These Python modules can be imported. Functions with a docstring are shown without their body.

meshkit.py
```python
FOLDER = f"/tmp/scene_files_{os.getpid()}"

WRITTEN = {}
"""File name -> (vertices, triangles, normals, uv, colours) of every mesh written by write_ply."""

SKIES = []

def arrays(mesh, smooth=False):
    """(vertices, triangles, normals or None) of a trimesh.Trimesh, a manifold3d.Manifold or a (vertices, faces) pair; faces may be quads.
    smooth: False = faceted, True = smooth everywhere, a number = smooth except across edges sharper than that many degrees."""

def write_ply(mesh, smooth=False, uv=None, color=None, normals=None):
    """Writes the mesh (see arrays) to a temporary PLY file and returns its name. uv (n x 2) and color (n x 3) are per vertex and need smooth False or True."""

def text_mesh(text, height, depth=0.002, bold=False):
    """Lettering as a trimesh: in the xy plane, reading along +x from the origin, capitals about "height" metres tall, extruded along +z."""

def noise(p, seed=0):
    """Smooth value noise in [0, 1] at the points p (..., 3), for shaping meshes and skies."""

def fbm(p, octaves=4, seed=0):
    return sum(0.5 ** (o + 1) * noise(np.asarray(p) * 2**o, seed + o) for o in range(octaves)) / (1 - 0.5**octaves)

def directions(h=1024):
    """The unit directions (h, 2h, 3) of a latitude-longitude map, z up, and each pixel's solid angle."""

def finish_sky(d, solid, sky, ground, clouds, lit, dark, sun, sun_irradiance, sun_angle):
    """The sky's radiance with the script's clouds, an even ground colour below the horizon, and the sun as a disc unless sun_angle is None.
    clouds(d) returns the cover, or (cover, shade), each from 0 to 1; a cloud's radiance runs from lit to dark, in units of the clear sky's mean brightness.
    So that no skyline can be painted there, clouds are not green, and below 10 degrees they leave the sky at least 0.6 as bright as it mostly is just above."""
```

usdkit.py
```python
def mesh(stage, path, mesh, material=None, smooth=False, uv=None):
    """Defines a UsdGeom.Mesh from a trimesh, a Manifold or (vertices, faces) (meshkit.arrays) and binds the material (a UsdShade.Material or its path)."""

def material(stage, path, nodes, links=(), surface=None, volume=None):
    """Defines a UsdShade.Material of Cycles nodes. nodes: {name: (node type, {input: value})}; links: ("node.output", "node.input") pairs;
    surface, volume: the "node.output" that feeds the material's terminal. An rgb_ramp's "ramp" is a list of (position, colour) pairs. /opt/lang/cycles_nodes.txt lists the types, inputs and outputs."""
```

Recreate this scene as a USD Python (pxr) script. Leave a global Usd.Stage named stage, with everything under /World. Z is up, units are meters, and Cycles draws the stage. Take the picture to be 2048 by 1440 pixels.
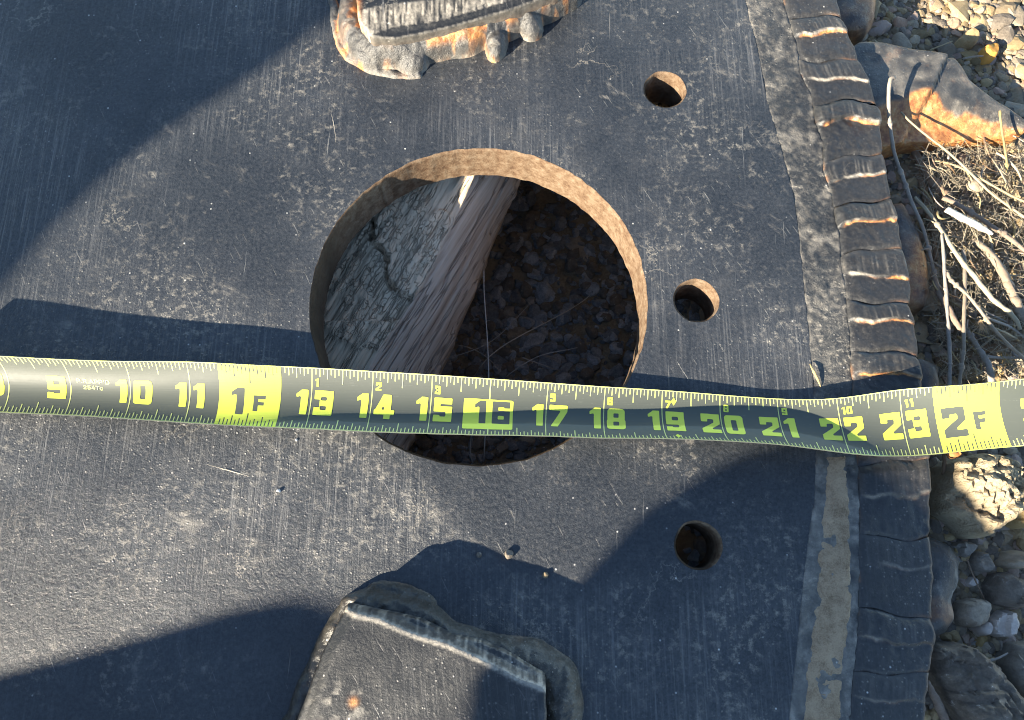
import math, random
import numpy as np
import shapely
from shapely.geometry import Polygon, LineString, Point, box
from shapely.ops import unary_union
from shapely import affinity
from scipy.spatial import Delaunay
from scipy.interpolate import CubicSpline, PchipInterpolator
import trimesh
import usdkit, meshkit
from pxr import Usd, UsdGeom, UsdLux, UsdShade, Gf, Sdf, Vt

rng = np.random.default_rng(7)
random.seed(7)
stage = Usd.Stage.CreateInMemory()
UsdGeom.SetStageUpAxis(stage, UsdGeom.Tokens.z)
UsdGeom.SetStageMetersPerUnit(stage, 1.0)
UsdGeom.Xform.Define(stage, '/World')
UsdGeom.Scope.Define(stage, '/World/Looks')

# ------------------------------------------------------------------ camera, sky, sun, exposure
CAM_H, TILT, FPX = 0.322, math.radians(16.0), 1480.0        # metres above the plate, tilt, focal length in px of a 2048 px wide picture
SUN_PHI, SUN_EL = math.radians(38.0), math.radians(24.0)    # azimuth the light travels towards, elevation
EXPOSURE = 2.2
cam = UsdGeom.Camera.Define(stage, '/World/camera')
cam.CreateHorizontalApertureAttr(36.0)
cam.CreateVerticalApertureAttr(36.0 * 720 / 1024)
cam.CreateFocalLengthAttr(36.0 * FPX / 2048)
cam.CreateClippingRangeAttr(Gf.Vec2f(0.01, 500.0))
cam.CreateExposureAttr(EXPOSURE)
cam.AddTranslateOp().Set(Gf.Vec3d(0, 0, CAM_H))
cam.AddRotateXOp().Set(math.degrees(TILT))

sun_to = np.array([-math.cos(SUN_PHI) * math.cos(SUN_EL), -math.sin(SUN_PHI) * math.cos(SUN_EL), math.sin(SUN_EL)])
usdkit.material(stage, '/World/Looks/sky', {
    'sky': ('sky_texture', {'sky_type': 'single_scattering', 'sun_disc': False, 'sun_elevation': SUN_EL,
                            'sun_rotation': math.atan2(sun_to[0], sun_to[1]), 'air_density': 1.1, 'aerosol_density': 0.15, 'ozone_density': 2.6}),
    'bg': ('background_shader', {'strength': 0.061})}, [('sky.color', 'bg.color')], surface='bg.background')
dome = UsdLux.DomeLight.Define(stage, '/World/sky')
UsdShade.MaterialBindingAPI.Apply(dome.GetPrim()).Bind(UsdShade.Material.Get(stage, '/World/Looks/sky'))
dome.GetPrim().SetCustomDataByKey('kind', 'structure')
sun = UsdLux.DistantLight.Define(stage, '/World/sun')
sun.CreateNormalizeAttr(True)
sun.CreateIntensityAttr(1.2)
sun.CreateAngleAttr(0.5)
sun.CreateColorAttr(Gf.Vec3f(1.0, 0.89, 0.71))
zz = sun_to
xx = np.cross([0, 0, 1.0], zz); xx /= np.linalg.norm(xx)
yy = np.cross(zz, xx)
sun.AddTransformOp().Set(Gf.Matrix4d(*xx, 0, *yy, 0, *zz, 0, 0, 0, 5, 1))

# ------------------------------------------------------------------ helpers
def at(px, py, z=0.0):
    """The point of the place at height z seen at (px, py) of the 2048 x 1440 photograph."""
    u, v = np.asarray(px, float) - 1024, 720 - np.asarray(py, float)
    lam = (CAM_H - np.asarray(z, float)) / (FPX * math.cos(TILT) - v * math.sin(TILT))
    return np.stack([lam * u, lam * (v * math.cos(TILT) + FPX * math.sin(TILT)), np.broadcast_to(np.asarray(z, float), np.shape(lam))], -1)

def atp(pts, z=0.0):
    return np.array([at(p[0], p[1], p[2] if len(p) > 2 else z) for p in pts])

used = {}
def path_for(name, parent=None):
    base = (parent.GetPath().pathString if parent is not None else '/World') + '/' + name
    n = used.get(base, -1) + 1
    used[base] = n
    return base if n == 0 else f'{base}_{n:03d}'

def tag(prim, label=None, category=None, group=None, kind=None):
    prim = prim if isinstance(prim, Usd.Prim) else prim.GetPrim()
    for k, v in (('label', label), ('category', category), ('group', group), ('kind', kind)):
        if v:
            prim.SetCustomDataByKey(k, v)
    return prim

def thing(name, label, category, group=None):
    return tag(UsdGeom.Xform.Define(stage, path_for(name)), label, category, group)

def part(name, mesh, material, parent=None, smooth=False, attrs=None, label=None, kind=None):
    m = usdkit.mesh(stage, path_for(name, parent), mesh, material, smooth=smooth)
    if attrs:
        for k, a in attrs.items():
            UsdGeom.PrimvarsAPI(m).CreatePrimvar(k, Sdf.ValueTypeNames.FloatArray, 'vertex').Set(Vt.FloatArray.FromNumpy(np.asarray(a, np.float32)))
    return tag(m, label=label, kind=kind)

def fbm(x, y, s, o=4, seed=0, z=0.0):
    x = np.asarray(x, float); y = np.asarray(y, float)
    return meshkit.fbm(np.stack([x * s + 31.7, y * s + 11.3, np.broadcast_to(np.asarray(z, float) * s, x.shape) + 5.1], -1), o, seed) - 0.5

def smoothstep(a, b, x):
    t = np.clip((np.asarray(x, float) - a) / (b - a), 0, 1)
    return t * t * (3 - 2 * t)

def grid_mesh(pts):
    n, m = pts.shape[:2]
    i = np.arange(n * m).reshape(n, m)
    q = np.stack([i[:-1, :-1], i[1:, :-1], i[1:, 1:], i[:-1, 1:]], -1).reshape(-1, 4)
    f = np.vstack([q[:, [0, 1, 2]], q[:, [0, 2, 3]]])
    return pts.reshape(-1, 3), f

def pillow(outline, ztop, zbot, h=0.0015, edge=0.003, drop=0.003, seed=0, rough=0.0):
    """A solid with the given outline (n x 2, metres): its top is ztop(x, y, d) less a rounded edge, its wall runs down to zbot. Returns vertices, faces, distance to the edge."""
    poly = Polygon(outline).buffer(0)
    if poly.geom_type != 'Polygon':
        poly = max(poly.geoms, key=lambda g: g.area)
    ring = poly.exterior
    n = max(12, int(ring.length / h))
    b = np.array([ring.interpolate(k / n, normalized=True).coords[0] for k in range(n)])
    x0, y0, x1, y1 = poly.bounds
    gx, gy = np.meshgrid(np.arange(x0, x1, h), np.arange(y0, y1, h))
    r = np.random.default_rng(seed)
    p = np.stack([gx.ravel(), gy.ravel()], 1) + r.uniform(-.2, .2, (gx.size, 2)) * h
    shapely.prepare(poly)
    p = p[shapely.contains_xy(poly, p[:, 0], p[:, 1])]
    if len(p):
        p = p[shapely.distance(ring, shapely.points(p)) > h * .45]
    P = np.vstack([b, p])
    tri = Delaunay(P).simplices
    c = P[tri].mean(1)
    tri = tri[shapely.contains_xy(poly, c[:, 0], c[:, 1])]
    a = P[tri]
    flip = np.cross(a[:, 1] - a[:, 0], a[:, 2] - a[:, 0]) < 0
    tri[flip] = tri[flip][:, ::-1]
    d = shapely.distance(ring, shapely.points(P)); d[:n] = 0
    q = np.clip(d / edge, 0, 1)
    z = ztop(P[:, 0], P[:, 1], d) - drop * (1 - np.sqrt(np.clip(1 - (1 - q) ** 2, 0, 1)))
    if rough:
        z = z + rough * fbm(P[:, 0], P[:, 1], 400, 3, seed)
    low = np.column_stack([b, np.full(n, zbot)])
    V = np.vstack([np.column_stack([P, z]), low])
    m0 = len(P)
    k = np.arange(n); k2 = (k + 1) % n
    ccw = Polygon(b).exterior.is_ccw
    w1, w2 = np.stack([k, m0 + k, m0 + k2], 1), np.stack([k, m0 + k2, k2], 1)
    W = np.vstack([w1, w2])
    if not ccw:
        W = W[:, ::-1]
    return V, np.vstack([tri, W]), np.concatenate([d, np.zeros(n)])

def tube(pts, radii, sides=7, seed=0, wobble=0.0, fine=4):
    pts = np.asarray(pts, float)
    t = np.linspace(0, 1, len(pts))
    radii = np.interp(t, np.linspace(0, 1, len(np.atleast_1d(radii))), np.atleast_1d(radii))
    if len(pts) > 2:
        ti = np.linspace(0, 1, (len(pts) - 1) * fine + 1)
        radii = np.interp(ti, t, radii); pts = CubicSpline(t, pts)(ti)
    r = np.random.default_rng(seed)
    tan = np.gradient(pts, axis=0); tan /= np.linalg.norm(tan, axis=1, keepdims=True) + 1e-12
    up = np.where(np.abs(tan[:, 2:3]) > .9, [[1.0, 0, 0]], [[0, 0, 1.0]])
    s = np.cross(tan, up); s /= np.linalg.norm(s, axis=1, keepdims=True)
    u = np.cross(s, tan)
    a = np.arange(sides) * 2 * math.pi / sides
    rad = radii[:, None] * (1 + wobble * r.normal(size=(len(pts), sides)))
    ring = pts[:, None] + rad[..., None] * (np.cos(a)[None, :, None] * s[:, None] + np.sin(a)[None, :, None] * u[:, None])
    V = np.vstack([ring.reshape(-1, 3), pts[:1], pts[-1:]])
    F = []
    for i in range(len(pts) - 1):
        for j in range(sides):
            k = (j + 1) % sides
            A, B, C, D = i * sides + j, i * sides + k, (i + 1) * sides + k, (i + 1) * sides + j
            F += [(A, B, C), (A, C, D)]
    n = len(pts) * sides
    for j in range(sides):
        k = (j + 1) % sides
        F += [(n, k, j), (n + 1, (len(pts) - 1) * sides + j, (len(pts) - 1) * sides + k)]
    return V, np.array(F)

def join(meshes):
    V, F, o = [], [], 0
    for v, f in meshes:
        V.append(v); F.append(np.asarray(f) + o); o += len(v)
    return np.vstack(V), np.vstack(F)

# ------------------------------------------------------------------ materials
L = '/World/Looks/'
def ramp(a, b, ca=(0, 0, 0), cb=(1, 1, 1)):
    return ('rgb_ramp', {'ramp': [(0, ca), (a, ca), (b, cb), (1, cb)]})

def steel(name, dark=(.0105, .0130, .0165), grey=(.054, .059, .067), dusty=1.0, scratch=1.0, bump=1.0, angle=0.0, rough=.31, chips=1.0):
    """Old black paint on steel: fine grain, dust in the pits, scratches, curled chip edges; the attributes rust and dust add rust and dust where a mesh asks for them."""
    N, K = {'g': ('geometry', {})}, []
    def noise(n, scale, detail, rough_, lo, hi, distortion=0.0, vec='g.position'):
        N[n] = ('noise_texture', {'scale': scale, 'detail': detail, 'roughness': rough_, 'distortion': distortion})
        N['r' + n] = ramp(lo, hi)
        K.extend([(vec, n + '.vector'), (n + '.fac', 'r' + n + '.fac')])
    def op(n, kind, a, b=None, c=None, clamp=False):
        N[n] = ('math', {'math_type': kind, 'use_clamp': clamp})
        for i, q in enumerate((a, b, c)):
            if isinstance(q, str):
                K.append((q, f'{n}.value{i + 1}'))
            elif q is not None:
                N[n][1][f'value{i + 1}'] = float(q)
        return n + '.value'
    def mixc(n, a, b, f):
        N[n] = ('mix_color', {})
        for k, q in (('a', a), ('b', b)):
            if isinstance(q, str):
                K.append((q, f'{n}.{k}'))
            else:
                N[n][1][k] = q
        K.append((f, n + '.fac'))
        return n + '.result'
    noise('broad', 8.0, 6.0, .66, .42, .64)
    noise('patch', 15.0, 7.0, .68, .49, .63)
    noise('dirt', 260.0, 8.0, .74, .52, .66)
    noise('grain', 620.0, 5.0, .78, .40, .72)
    noise('blot', 75.0, 7.0, .66, .46, .68)
    noise('curl', 44.0, 8.0, .62, .495, .505)
    noise('curlm', 22.0, 5.0, .65, .55, .64)
    for n, sc, rot, loc in (('s1', (760.0, 22.0, 40.0), angle, (0, 0, 0)), ('s2', (430.0, 16.0, 20.0), angle + .03, (3.1, 1.7, 0)), ('s3', (900.0, 60.0, 20.0), angle - .5, (1.3, 2.7, 0))):
        N['q' + n] = ('mapping', {'mapping_type': 'point', 'rotation': (0, 0, rot), 'location': loc})
        N['m' + n] = ('mapping', {'mapping_type': 'point', 'scale': sc})
        K.extend([('g.position', 'q' + n + '.vector'), ('q' + n + '.vector', 'm' + n + '.vector')])
    noise('s1', 1.0, 4.0, .65, .50, .76, vec='ms1.vector')
    noise('s2', 1.0, 3.0, .6, .69, .76, vec='ms2.vector')
    noise('s3', 1.0, 2.0, .5, .70, .73, vec='ms3.vector')
    noise('smask', 9.0, 3.0, .55, .42, .60)
    N['v'] = ('voronoi_texture', {'feature': 'f1', 'scale': 380.0}); N['vs'] = ('separate_color', {})
    N['rv'] = ('rgb_ramp', {'ramp': [(0, (1, 1, 1)), (.06, (1, 1, 1)), (.20, (0, 0, 0)), (1, (0, 0, 0))]}); N['rvs'] = ramp(.955, 1.0)
    K += [('g.position', 'v.vector'), ('v.distance', 'rv.fac'), ('v.color', 'vs.color'), ('vs.r', 'rvs.fac')]
    fleck = op('fleck', 'multiply', 'rv.color', 'rvs.color')
    # raised specks of grit, denser in places, their sparkle painted in as paler colour
    N['w'] = ('voronoi_texture', {'feature': 'f1', 'scale': 640.0}); N['ws'] = ('separate_color', {})
    N['rw'] = ('rgb_ramp', {'ramp': [(0, (1, 1, 1)), (.10, (.9, .9, .9)), (.34, (0, 0, 0)), (1, (0, 0, 0))]})
    K += [('g.position', 'w.vector'), ('w.distance', 'rw.fac'), ('w.color', 'ws.color')]
    wsel = op('wsel', 'power', 'ws.g', 3.2)
    wd = op('wd', 'multiply_add', 'rbroad.color', .85, .12)
    w1 = op('w1', 'multiply', 'rw.color', wsel)
    speck = op('speck', 'multiply', w1, wd)
    # dust: specks everywhere, more of them in the patches
    dm = op('dm', 'multiply_add', 'rpatch.color', .70 * dusty, .03 * dusty)
    d1 = op('d1', 'multiply', dm, 'rdirt.color')
    d2a = op('d2a', 'multiply', 'rblot.color', 'rbroad.color')
    d2 = op('d2', 'multiply', d2a, .10 * dusty)
    N['ad'] = ('attribute', {'attribute': 'dust'}); N['ar'] = ('attribute', {'attribute': 'rust'})
    an0 = op('an0', 'multiply_add', 'dirt.fac', 3.4, -1.25)
    an = op('an', 'multiply_add', 'blot.fac', 1.0, an0)
    a1 = op('a1', 'multiply', 'ad.fac', an, clamp=True)
    N['qu'] = ('mapping', {'mapping_type': 'point', 'rotation': (0, 0, .45)}); N['mu'] = ('mapping', {'mapping_type': 'point', 'scale': (26.0, 58.0, 30.0)})
    K.extend([('g.position', 'qu.vector'), ('qu.vector', 'mu.vector')])
    noise('scuff', 1.0, 8.0, .74, .585, .66, .5, vec='mu.vector')
    u1 = op('u1', 'multiply', 'rscuff.color', 'rblot.color')
    u2 = op('u2', 'multiply_add', u1, .55 * dusty, d2)
    d3 = op('d3', 'add', d1, u2)
    dust = op('dsum', 'add', d3, a1, clamp=True)
    # curled edges of chipped paint
    ca = op('ca', 'subtract', 'curl.fac', .5)
    cb = op('cb', 'absolute', ca)
    N['rline'] = ('rgb_ramp', {'ramp': [(0, (1, 1, 1)), (.002, (1, 1, 1)), (.009, (0, 0, 0)), (1, (0, 0, 0))]}); K.append((cb, 'rline.fac'))
    cl = op('cl', 'multiply', 'rline.color', 'rcurlm.color')
    line = op('line', 'multiply', cl, .62 * chips)
    step = op('step', 'multiply', 'rcurl.color', 'rcurlm.color')
    # scratches
    s1 = op('sa', 'multiply', 'rs1.color', 'rsmask.color')
    s1b = op('sb', 'multiply', s1, .48 * scratch)
    s2 = op('sc', 'multiply', 'rs2.color', .55 * scratch)
    s3 = op('sd', 'multiply', 'rs3.color', .30 * scratch)
    sx0 = op('sx0', 'maximum', s1b, s2)
    sx = op('sx', 'maximum', sx0, s3)
    tone = op('tone', 'multiply_add', 'rbroad.color', .42, .04)
    t2 = op('t2', 'multiply', 'rgrain.color', .55)
    t3 = op('t3', 'add', tone, t2, clamp=True)
    c = mixc('c1', dark, grey, t3)
    c = mixc('c2', c, (.31, .28, .235), dust)
    c = mixc('c3', c, (.23, .225, .22), sx)
    c = mixc('c3b', c, (.46, .41, .33), line)
    sp2 = op('sp2', 'multiply', speck, .62)
    c = mixc('c3d', c, (.34, .32, .29), sp2)
    c = mixc('c4', c, (.66, .64, .60), fleck)
    rn = op('rn', 'multiply_add', 'blot.fac', 1.6, -.8)
    r1 = op('r1', 'add', rn, 'ar.fac', clamp=True)
    r2 = op('r2', 'multiply', r1, 'ar.fac', clamp=True)
    N['rr'] = ('rgb_ramp', {'ramp': [(0, (.11, .04, .015)), (.40, (.28, .10, .03)), (.52, (.46, .20, .06)), (.64, (.56, .34, .14)), (1, (.60, .47, .28))]}); K.append(('dirt.fac', 'rr.fac'))
    c = mixc('c5', c, 'rr.color', r2)
    K.append((c, 'p.base_color'))
    h = op('h0', 'multiply', 'grain.fac', .75)
    h = op('h01', 'multiply_add', speck, 1.1, h)
    h = op('h1', 'multiply_add', 'dirt.fac', .7, h)
    h = op('h2', 'multiply_add', 'blot.fac', .8, h)
    h = op('h3', 'multiply_add', sx, -.9, h)
    h = op('h4', 'multiply_add', step, .16 * chips, h)
    h = op('h5', 'multiply_add', fleck, .3, h)
    h = op('h6', 'multiply_add', dust, .35, h)
    N['b'] = ('bump', {'distance': .00042 * bump, 'strength': 1.0}); K += [(h, 'b.height'), ('b.normal', 'p.normal')]
    rg = op('rg', 'multiply_add', dust, .35, rough)
    rg2 = op('rg2', 'multiply_add', 'rgrain.color', .10, rg)
    K.append((rg2, 'p.roughness'))
    N['p'] = ('principled_bsdf', {'specular_ior_level': .6})
    return usdkit.material(stage, L + name, N, K, surface='p.BSDF')

M = {}
M['plate'] = steel('black_steel')
M['block'] = steel('rim_steel', dark=(.013, .013, .013), grey=(.046, .045, .044), dusty=.4, scratch=.2, bump=.8, rough=.38, chips=.2)
M['weld'] = steel('weld_steel', dark=(.014, .0145, .015), grey=(.066, .066, .064), dusty=1.7, scratch=.0, bump=1.6, rough=.36, chips=.0)
M['lug'] = steel('lug_steel', dark=(.007, .0078, .009), grey=(.027, .0275, .028), dusty=.40, scratch=.5, bump=.7, angle=-.12, rough=.40)
M['claw'] = steel('claw_steel', dark=(.014, .014, .015), grey=(.05, .049, .048), dusty=.35, scratch=.15, bump=1.0, rough=.33, chips=.2)

def speckled(name, cols, s1=300.0, s2=1200.0, bump=.0004, rough=.9, detail=8.0, vary=0.0, spec=.25):
    N = {'g': ('geometry', {}), 'n1': ('noise_texture', {'scale': s1, 'detail': detail, 'roughness': .7}),
         'n2': ('noise_texture', {'scale': s2, 'detail': 3.0, 'roughness': .7}),
         'mx': ('mix_float', {'fac': .35}), 'r': ('rgb_ramp', {'ramp': cols}),
         'h': ('math', {'math_type': 'multiply_add', 'value2': .5}),
         'b': ('bump', {'distance': bump}), 'p': ('principled_bsdf', {'roughness': rough, 'specular_ior_level': spec})}
    K = [('g.position', 'n1.vector'), ('g.position', 'n2.vector'), ('n1.fac', 'mx.a'), ('n2.fac', 'mx.b'), ('mx.result', 'r.fac'),
         ('n2.fac', 'h.value1'), ('n1.fac', 'h.value3'), ('h.value', 'b.height'), ('b.normal', 'p.normal')]
    if vary:
        N['o'] = ('object_info', {})
        N['hv'] = ('hsv', {'hue': .5, 'saturation': 1.0, 'fac': 1.0})
        N['vv'] = ('math', {'math_type': 'multiply_add', 'value2': vary, 'value3': 1 - vary * .5})
        N['wn'] = ('white_noise_texture', {'dimensions': '1D'})
        N['sv'] = ('math', {'math_type': 'multiply_add', 'value2': .5, 'value3': .65})
        K += [('r.color', 'hv.color'), ('o.random', 'vv.value1'), ('vv.value', 'hv.value'), ('o.random', 'wn.w'), ('wn.value', 'sv.value1'), ('sv.value', 'hv.saturation'), ('hv.color', 'p.base_color')]
    else:
        K += [('r.color', 'p.base_color')]
    return usdkit.material(stage, L + name, N, K, surface='p.BSDF')

M['rust_wall'] = speckled('rusty_cut', [(0, (.05, .022, .010)), (.40, (.12, .060, .028)), (.50, (.20, .115, .062)), (.60, (.27, .19, .115)), (1, (.34, .27, .19))], 260, 1500, .0005)
M['sand'] = speckled('packed_sand', [(0, (.08, .055, .034)), (.38, (.22, .15, .092)), (.54, (.42, .305, .195)), (1, (.60, .48, .34))], 110, 1500, .0010)
M['dirt'] = speckled('dirt', [(0, (.09, .062, .038)), (.42, (.17, .125, .078)), (.58, (.27, .21, .135)), (1, (.36, .29, .20))], 90, 700, .0012)
M['stone_tan'] = speckled('tan_stone', [(0, (.10, .070, .038)), (.4, (.20, .148, .086)), (.58, (.275, .212, .130)), (1, (.37, .305, .205))], 160, 900, .0005, vary=.5)
M['stone_grey'] = speckled('grey_stone', [(0, (.095, .078, .06)), (.4, (.185, .155, .12)), (.58, (.28, .24, .19)), (1, (.42, .375, .31))], 180, 1000, .0004, vary=.5)
M['stone_dark'] = speckled('dark_stone', [(0, (.065, .053, .042)), (.45, (.13, .108, .085)), (.60, (.19, .16, .128)), (.66, (.45, .41, .36)), (1, (.6, .56, .5))], 200, 900, .0007)
M['stone_pink'] = speckled('pink_stone', [(0, (.17, .11, .075)), (.45, (.29, .195, .14)), (.6, (.36, .27, .205)), (1, (.46, .38, .31))], 120, 900, .0003, vary=.3)
M['stone_yellow'] = speckled('ochre_stone', [(0, (.18, .12, .055)), (.42, (.30, .215, .11)), (.6, (.38, .29, .165)), (1, (.46, .38, .25))], 200, 1100, .0003, vary=.25)
M['stone_orange'] = speckled('orange_stone', [(0, (.40, .16, .03)), (.5, (.55, .27, .06)), (1, (.62, .38, .14))], 120, 900, .0002)
M['stone_slate'] = speckled('slate_stone', [(0, (.05, .051, .052)), (.4, (.14, .142, .144)), (.58, (.26, .262, .262)), (1, (.44, .44, .44))], 170, 900, .0004, vary=.8)
M['quartz'] = speckled('pale_quartz', [(0, (.34, .27, .22)), (.45, (.52, .44, .37)), (.6, (.66, .58, .50)), (1, (.78, .72, .65))], 90, 800, .0003, rough=.5, spec=.5)
M['conglomerate'] = speckled('conglomerate', [(0, (.16, .11, .06)), (.40, (.28, .215, .13)), (.55, (.38, .31, .205)), (1, (.50, .44, .33))], 110, 600, .0030)
M['straw'] = speckled('straw', [(0, (.20, .14, .065)), (.45, (.34, .26, .135)), (1, (.48, .40, .25))], 200, 1500, .0002, vary=.4)
M['twig'] = speckled('grey_twig', [(0, (.13, .10, .075)), (.45, (.27, .22, .17)), (1, (.44, .39, .32))], 250, 1400, .0003, vary=.4)
M['bark'] = speckled('brown_bark', [(0, (.09, .055, .032)), (.45, (.20, .13, .08)), (1, (.36, .27, .18))], 220, 1200, .0005, vary=.35)
M['fresh_wood'] = speckled('split_wood', [(0, (.42, .35, .25)), (.5, (.62, .56, .45)), (1, (.74, .70, .62))], 300, 1600, .0002)
M['chip_white'] = speckled('pale_speck', [(0, (.6, .58, .55)), (1, (.75, .74, .72))], 600, 2000, .0001)
M['leaf'] = speckled('dry_leaf', [(0, (.28, .10, .03)), (.5, (.46, .20, .07)), (1, (.6, .36, .18))], 200, 900, .0002)
M['fluff'] = speckled('seed_fluff', [(0, (.34, .22, .10)), (1, (.55, .42, .26))], 300, 900, .0001)

M['wood'] = usdkit.material(stage, L + 'weathered_wood', {
    'g': ('geometry', {}), 'q': ('mapping', {'rotation': (0, 0, -1.06)}), 'm': ('mapping', {'scale': (16.0, 420.0, 260.0)}), 'dn': ('noise_texture', {'scale': 120.0, 'detail': 4.0}), 'dv': ('vector_math', {'math_type': 'multiply_add', 'vector2': (.010, .010, .010)}),
    'n1': ('noise_texture', {'scale': 1.0, 'detail': 5.0, 'roughness': .6}),
    'm2': ('mapping', {'scale': (230.0, 460.0, 300.0)}),
    'v': ('voronoi_texture', {'feature': 'distance_to_edge', 'scale': 1.0}),
    'rv': ramp(.0, .07),
    'at': ('attribute', {'attribute': 'crackle'}), 'br': ('attribute', {'attribute': 'brown'}),
    'inv': ('math', {'math_type': 'subtract', 'value1': 1.0}), 'cr0': ('math', {'math_type': 'multiply'}), 'bk': ('noise_texture', {'scale': 210.0, 'detail': 4.0, 'roughness': .7}), 'rbk': ramp(.44, .58), 'cr': ('math', {'math_type': 'maximum'}),
    'mg': ('mapping', {'scale': (11.0, 230.0, 160.0)}), 'ng': ('noise_texture', {'scale': 1.0, 'detail': 3.0, 'roughness': .55}), 'sg': ('math', {'math_type': 'subtract', 'value2': .5}), 'ab': ('math', {'math_type': 'absolute'}), 'rg': ('rgb_ramp', {'ramp': [(0, (1, 1, 1)), (.004, (1, 1, 1)), (.022, (0, 0, 0)), (1, (0, 0, 0))]}), 'cb': ('math', {'math_type': 'multiply'}),
    'n2': ('noise_texture', {'scale': 60.0, 'detail': 4.0}),
    'g1': ('rgb_ramp', {'ramp': [(0, (.10, .095, .09)), (.30, (.52, .41, .285)), (.50, (.74, .60, .43)), (1, (.84, .71, .53))]}),
    'b1': ('rgb_ramp', {'ramp': [(0, (.10, .07, .05)), (.34, (.38, .30, .23)), (.52, (.54, .45, .36)), (1, (.66, .57, .47))]}),
    'cm': ('mix_color', {}), 'ck': ('mix_color', {'b': (.07, .06, .055)}), 'ckf': ('math', {'math_type': 'multiply', 'value2': .42}),
    'h': ('math', {'math_type': 'multiply_add', 'value2': -.9}), 'b': ('bump', {'distance': .0013}),
    'p': ('principled_bsdf', {'roughness': .85, 'specular_ior_level': .2})},
    [('g.position', 'q.vector'), ('q.vector', 'm.vector'), ('m.vector', 'n1.vector'), ('g.position', 'dn.vector'), ('dn.color', 'dv.vector1'), ('q.vector', 'dv.vector3'), ('dv.vector', 'm2.vector'), ('m2.vector', 'v.vector'), ('v.distance', 'rv.fac'),
     ('rv.color', 'inv.value2'), ('inv.value', 'cr0.value1'), ('at.fac', 'cr0.value2'), ('g.position', 'bk.vector'), ('bk.fac', 'rbk.fac'), ('cr0.value', 'cb.value1'), ('rbk.color', 'cb.value2'), ('cb.value', 'cr.value1'), ('q.vector', 'mg.vector'), ('mg.vector', 'ng.vector'), ('ng.fac', 'sg.value1'), ('sg.value', 'ab.value1'), ('ab.value', 'rg.fac'), ('rg.color', 'cr.value2'), ('n1.fac', 'g1.fac'), ('n1.fac', 'b1.fac'),
     ('g1.color', 'cm.a'), ('b1.color', 'cm.b'), ('br.fac', 'cm.fac'), ('cm.result', 'ck.a'), ('cr.value', 'ckf.value1'), ('ckf.value', 'ck.fac'),
     ('ck.result', 'p.base_color'), ('cr.value', 'h.value1'), ('n1.fac', 'h.value3'), ('h.value', 'b.height'), ('b.normal', 'p.normal')], surface='p.BSDF')

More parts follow.
